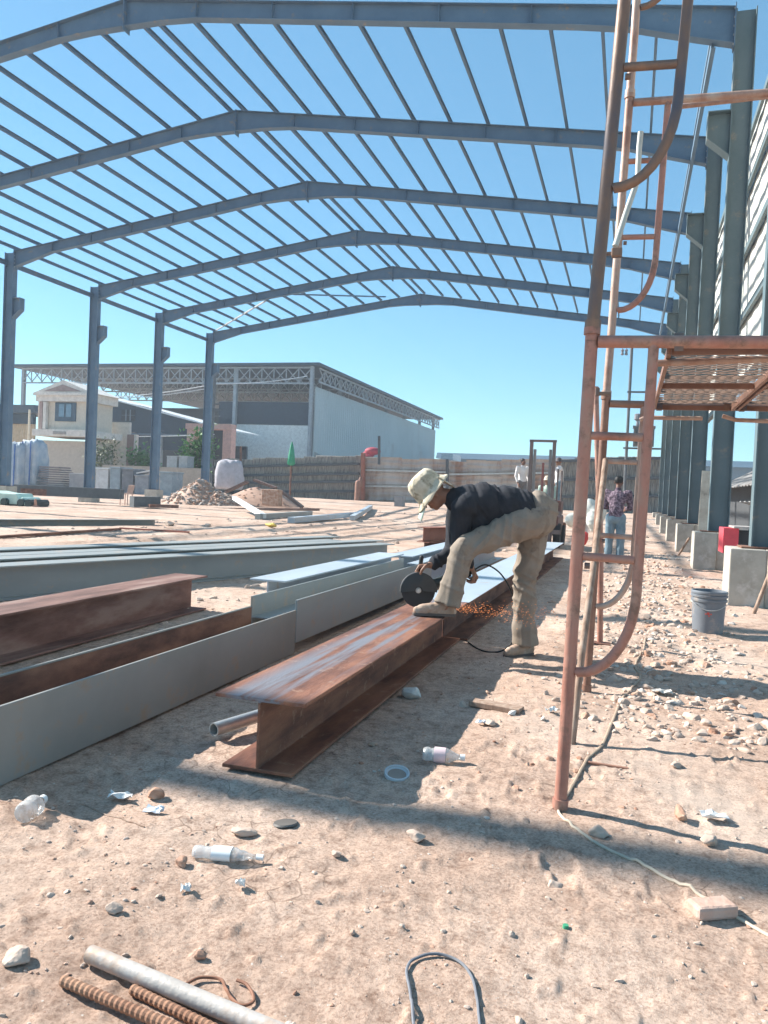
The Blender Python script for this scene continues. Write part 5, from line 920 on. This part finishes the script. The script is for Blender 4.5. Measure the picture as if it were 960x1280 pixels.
# sparks thrown back from the cut
m = MB(); o0 = mk(548, 764, 5.9); rg = random.Random(3)
for _ in range(480):
    t = rg.random() ** 1.3; p = o0 + R2 * (.10 + .80 * t) + U2 * (rg.gauss(.02, .012 + .055 * t) - .10 * t * t) + FW * rg.gauss(0, .02 + .07 * t); d = (R2 + U2 * rg.gauss(-.1, .35) + FW * rg.gauss(0, .3)).normalized()
    if p.z < .02 or p.x < -1.18 and p.z < .335: continue
    m.bar(p, p + d * rg.uniform(.003, .010), .0014, .0014)
sm = bpy.data.materials.new('glowing_spark'); sm.use_nodes = True; b_ = sm.node_tree.nodes['Principled BSDF']; b_.inputs['Base Color'].default_value = (.4, .12, .04, 1); b_.inputs['Emission Color'].default_value = (1, .33, .10, 1); b_.inputs['Emission Strength'].default_value = .75
tag(m.build('sparks', sm), 'orange sparks flying right from the grinder past the worker\'s standing leg', 'sparks', None, 'stuff')
# --- smaller people: standing figures
def standing(base, H, face, lab, shirt, trousers, hatm=None, arms='down', lean=0., hair=True, cap=None, voxel=.014, legs=True, hold=None):
    b = V(base); f = V((face[0], face[1], 0)).normalized(); x = V((-f.y, f.x, 0)); P = lambda a, c, z: b + x * (a * H) + f * (c * H) + up3 * (z * H)
    T = thing('person', b, lab, 'person'); s = H / 1.72; lf = lean
    hip = [P(e * .055, 0, .52) for e in (-1, 1)]; kn = [P(e * .062, .012, .285) for e in (-1, 1)]; an = [P(e * .066, -.005, .05) for e in (-1, 1)]; ch = P(0, lf * .5, .72); nk = P(0, lf * .9, .83); hdp = P(0, lf * 1.15 + .01, .925); sh = [P(e * .115, lf * .75, .80) for e in (-1, 1)]
    if arms == 'down': el = [P(e * .15, lf * .6 - .01, .63) for e in (-1, 1)]; wr = [P(e * .145, lf * .6 + .06, .49) for e in (-1, 1)]
    elif arms == 'front': el = [P(e * .14, lf * .6 + .05, .64) for e in (-1, 1)]; wr = [P(e * .07, lf + .16, .62) for e in (-1, 1)]
    else: el = [P(-.16, lf * .6, .64), P(.18, lf + .06, .74)]; wr = [P(-.15, .05, .50), P(.16, lf + .16, .84)]
    m = MB(); m.ell(P(0, 0, .53), (.15 * s, .11 * s, .12 * s), (x, f, up3)); m.limb(P(0, 0, .55), ch, .11 * s, .12 * s); m.limb(ch, nk, .11 * s, .055 * s); m.limb(nk, hdp, .05 * s, .05 * s); head(m, hdp, up3 + f * (lf * .4), f - up3 * (.25 + lf), .98 * s)
    for i, e in enumerate((-1, 1)):
        m.limb(hip[i], kn[i], .078 * s, .055 * s); m.limb(kn[i], an[i], .054 * s, .036 * s); m.limb(P(e * .066, -.03, .024), P(e * .075, .11, .018), .038 * s, .03 * s); m.limb(ch, sh[i], .09 * s, .058 * s); m.limb(sh[i], el[i], .05 * s, .04 * s); m.limb(el[i], wr[i], .038 * s, .026 * s); hand(m, wr[i], wr[i] - el[i] + f * .02, -x * e + f * .2, .5, 1.0 * s, e)
    fuse(m, 'body', SKIND if not hatm else SKIN, T, voxel * .55, 2)
    m = MB(); m.ell(P(0, 0, .545), (.165 * s, .13 * s, .10 * s), (x, f, up3)); m.limb(P(0, 0, .57), ch, .135 * s, .145 * s)
    m.ell(ch + up3 * .03 * s, (.19 * s, .135 * s, .16 * s), (x, f, up3)); m.limb(ch, nk, .12 * s, .066 * s)
    for i in range(2): m.limb(ch, sh[i], .105 * s, .075 * s); m.limb(sh[i], el[i], .068 * s, .055 * s); m.limb(el[i], el[i].lerp(wr[i], .75), .052 * s, .042 * s)
    fuse(m, 'shirt', shirt, T, voxel, 3, fold=(((1, 0, .6), 14, .010, 51), ((0, 0, 1), 11, .006, 53)))
    m = MB(); m.ell(P(0, 0, .515), (.168 * s, .135 * s, .115 * s), (x, f, up3))
    for i in range(2): m.limb(hip[i], kn[i], .102 * s, .080 * s); m.limb(kn[i], an[i] + up3 * -.01, .078 * s, .066 * s)
    fuse(m, 'trousers', trousers, T, voxel, 3, fold=(((.3, 0, 1), 13, .008, 61),))
    for e in (-1, 1): m = MB(); m.limb(P(e * .066, -.04, .026), P(e * .076, .115, .020), .045 * s, .036 * s); fuse(m, 'shoe', simple('dark_shoe', (.05, .045, .045)), T, voxel * .7, 2)
    if hatm:
        m = MB(); ax = (up3 + f * lf * .3).normalized(); m.lathe(hdp + up3 * .045 * s, ax, [(.02, .105 * s), (.075 * s, .085 * s), (.10 * s, .03 * s), (.104 * s, -.01 * s), (.15 * s, -.03 * s), (.15 * s, -.036 * s), (.09 * s, -.02 * s)], 20); m.build('hat', hatm, T, True)
    else:
        m = MB(); m.ell(hdp + up3 * .04 * s - f * .02 * s, (.086 * s, .094 * s, .088 * s), (x, f, up3)); fuse(m, 'hair', simple('black_hair', (.014, .012, .011), .6), T, voxel * .7, 2)
    return T
JEAN = mat('faded_jeans', [(.11, .17, .21), (.19, .26, .30)], 6, .9, 0, .2, 90); DJ = simple('dark_blue_jeans', (.07, .10, .14), .9)
pm = mat('purple_print', [(.06, .04, .055), (.12, .08, .11), (.22, .165, .20)], 26, .9, detail=2., pos=[.40, .5, .60])
p = V((-.225, 15.52, 0)); p.z = zg(p.x, p.y)
standing(p, 1.67, (.15, 1), 'person seen from behind in purple patterned shirt and faded jeans, standing behind the scaffold', pm, JEAN, None, 'front', .07, voxel=.011)
# forklift with its mast, and men around it
def mast_x(u): return yp(u, 600, 19.3).x
xa, xb = mast_x(662.5), mast_x(691); T = thing('forklift', ((xa + xb) / 2, 19.6, 0), 'forklift with a tall brown mast seen from the front beyond the worker\'s back', 'forklift'); MS = simple('brown_mast_steel', (.17, .13, .12), .55); yo = 19.3
zt = yp(662, 552, yo).z
for x in (xa, xb):
    s = 1 if x == xa else -1
    m = MB(); m.prof(cchan(.12, .075, .018), (x, yo, .12), (x, yo, zt), up=(0, 1, 0)); m.build('mast_rail', MS, T); m = MB(); m.prof(cchan(.10, .06, .015), (x + s * .085, yo + .02, .12), (x + s * .085, yo + .02, zt - .18), up=(0, 1, 0)); m.build('mast_rail', simple('dull_grey_mast', (.22, .21, .21), .5), T)
m = MB(); m.b2((xa - .05, yo - .03, zt - .005), (xb + .05, yo + .03, zt + .05)); m.build('cross_beam', MS, T)
m = MB(); m.tube([((xa + xb) / 2 + .02, yo + .05, .2), ((xa + xb) / 2 + .02, yo + .05, zt - .5)], .028, 10); m.build('lift_cylinder', simple('red_cylinder', (.30, .12, .11)), T)
for z in (.35, .8): m = MB(); m.b2((xa - .25, yo - .12, z), (xb + .25, yo - .08, z + .10)); m.build('carriage_bar', MS, T)
for x in (xa + .03, xb - .1): m = MB(); m.loft([[V((x + a, yo - .14, .85)), V((x + a, yo - .18, .12)), V((x + a, yo - 1.0, .07)), V((x + a, yo - 1.0, .055)), V((x + a, yo - .14, .055)), V((x + a, yo - .125, .85))] for a in (0, .10)]); m.build('fork', MS, T)
BD = simple('faded_dark_red_body', (.16, .075, .065), .55)
m = MB(); m.b2((xa - .15, yo + .25, .30), (xb + .15, yo + 1.9, .78)); m.b2((xa - .12, yo + 1.25, .785), (xb + .12, yo + 2.0, 1.15)); m.build('body', BD, T, bevel=.04)
for x in (xa - .2, xb + .05):
    for y, r in ((yo + .42, .30), (yo + 1.75, .26)):
        m = MB(); m.lathe((x, y, r), (1, 0, 0), [(.001, .02), (r * .5, .0), (r * .6, .02), (r * .96, .0), (r, .02), (r, .14), (r * .96, .16), (.001, .15)], 22); wl = m.build('wheel', simple('black_rubber', (.03, .03, .03), .85), T, 'auto'); m = MB(); m.lathe((x - .004, y, r), (1, 0, 0), [(.001, 0), (r * .48, 0), (r * .48, .02), (.001, .02)], 16); m.build('rim', GALV(), wl)
for x in (xa - .08, xb + .08):
    for y in (yo + .3, yo + 1.6): m = MB(); m.tube([(x, y, .785), (x, y + (.15 if y < yo + 1 else 0), 1.92)], .022, 8); m.build('guard_post', MS, T)
m = MB(); m.b2((xa - .12, yo + .4, 1.921), (xb + .12, yo + 1.65, 1.96)); m.build('overhead_guard', MS, T) if False else None
LG = simple('pale_green_shirt', (.42, .52, .44)); WH = simple('white_shirt', (.62, .6, .6)); 
standing(V(((xa + xb) / 2 + .05, yo + 1.05, .30)), 1.45, (0, -1), 'driver in a pale green shirt sitting between the forklift mast rails', LG, DJ, simple('pale_straw_hat', (.52, .46, .36)), 'front', .03, voxel=.016)
YP_ = 26.
m = MB(); a, b = yp(640, 640, YP_), yp(708, 640, YP_); m.prof(ibeam(.4, .4), (a.x, YP_ + .1, .24), (b.x, YP_ + .1, .24)); m2 = MB(); m2.prof(ibeam(.4, .4), (a.x + .3, YP_ + .1, .645), (b.x - .2, YP_ + .1, .645))
tag(m.build('stored_beam', DRUST()), 'lower dark beam of the pair under the two standing men behind the forklift', 'steel beam', 'beams under the standing men'); tag(m2.build('stored_beam', DRUST()), 'upper dark beam of the pair under the two standing men behind the forklift', 'steel beam', 'beams under the standing men')
standing(V((yp(652, 600, YP_).x, YP_ + .1, .845)), 1.62, (.7, -.7), 'man in a white shirt standing left of the forklift mast', WH, simple('grey_trousers', (.17, .165, .17)), None, 'down', .0, voxel=.016)
standing(V((yp(699, 600, YP_).x, YP_ + .1, .845)), 1.66, (-1, -.3), 'man in white top and blue jeans standing right of the forklift mast', WH, JEAN, simple('dark_grey_cap', (.08, .07, .08)), 'one', .02, voxel=.016)
# white sacks and the red canister beside the walkway
def sack(u0, u1, v0, v1, D, lab, col, seed, name='sack'):
    c = zp((u0 + u1) / 2, (v0 + v1) / 2, D); w_ = (u1 - u0) / F * D / 2; h = (v1 - v0) / F * D / 2; rg = random.Random(seed); m = MB()
    for _ in range(7): m.ell(c + V((rg.uniform(-.35, .35) * w_, rg.uniform(-.3, .3) * w_, rg.uniform(-.3, .3) * h)), (w_ * .62, w_ * .55, h * .68))
    e = bpy.data.objects.new('anchor', None); WLOC['anchor'] = V((c.x, c.y, c.z - h)); COL.objects.link(e); o = fuse(m, name, col, e, .02, 4, fold=(((.3, .2, 1), 9, .02, seed),)); o.parent = None; o.location = WLOC['anchor']; bpy.data.objects.remove(e); return tag(o, lab, name.replace('_', ' '))
WS = simple('white_woven_sack', (.60, .61, .56), .85)
sack(727, 758, 622, 668, 17.5, 'bulging white sack between the red scaffold leg and the person in purple', WS, 5); sack(704, 724, 640, 662, 18.2, 'low white sack left of the red scaffold leg', WS, 6)
sack(726, 737, 664, 682, 15.5, 'round bright red bag low beside the red scaffold leg', simple('bright_red_plastic', (.66, .06, .05), .5), 7, 'red_bag')

# ------------------------------------------------------------------ dusty air
m = MB(); m.b2((-140, -30, -1.6), (90, 215, 22)); hm = bpy.data.materials.new('thin_dusty_air'); hm.use_nodes = True; n_ = hm.node_tree.nodes; n_.remove(n_['Principled BSDF'])
pv = n_.new('ShaderNodeVolumePrincipled'); pv.inputs['Density'].default_value = .0012; pv.inputs['Color'].default_value = (.80, .90, 1, 1); pv.inputs['Anisotropy'].default_value = .2
hm.node_tree.links.new(pv.outputs[0], n_['Material Output'].inputs['Volume']); tag(m.build('haze', hm), 'thin pale dusty air over the building site', None, None, 'stuff')
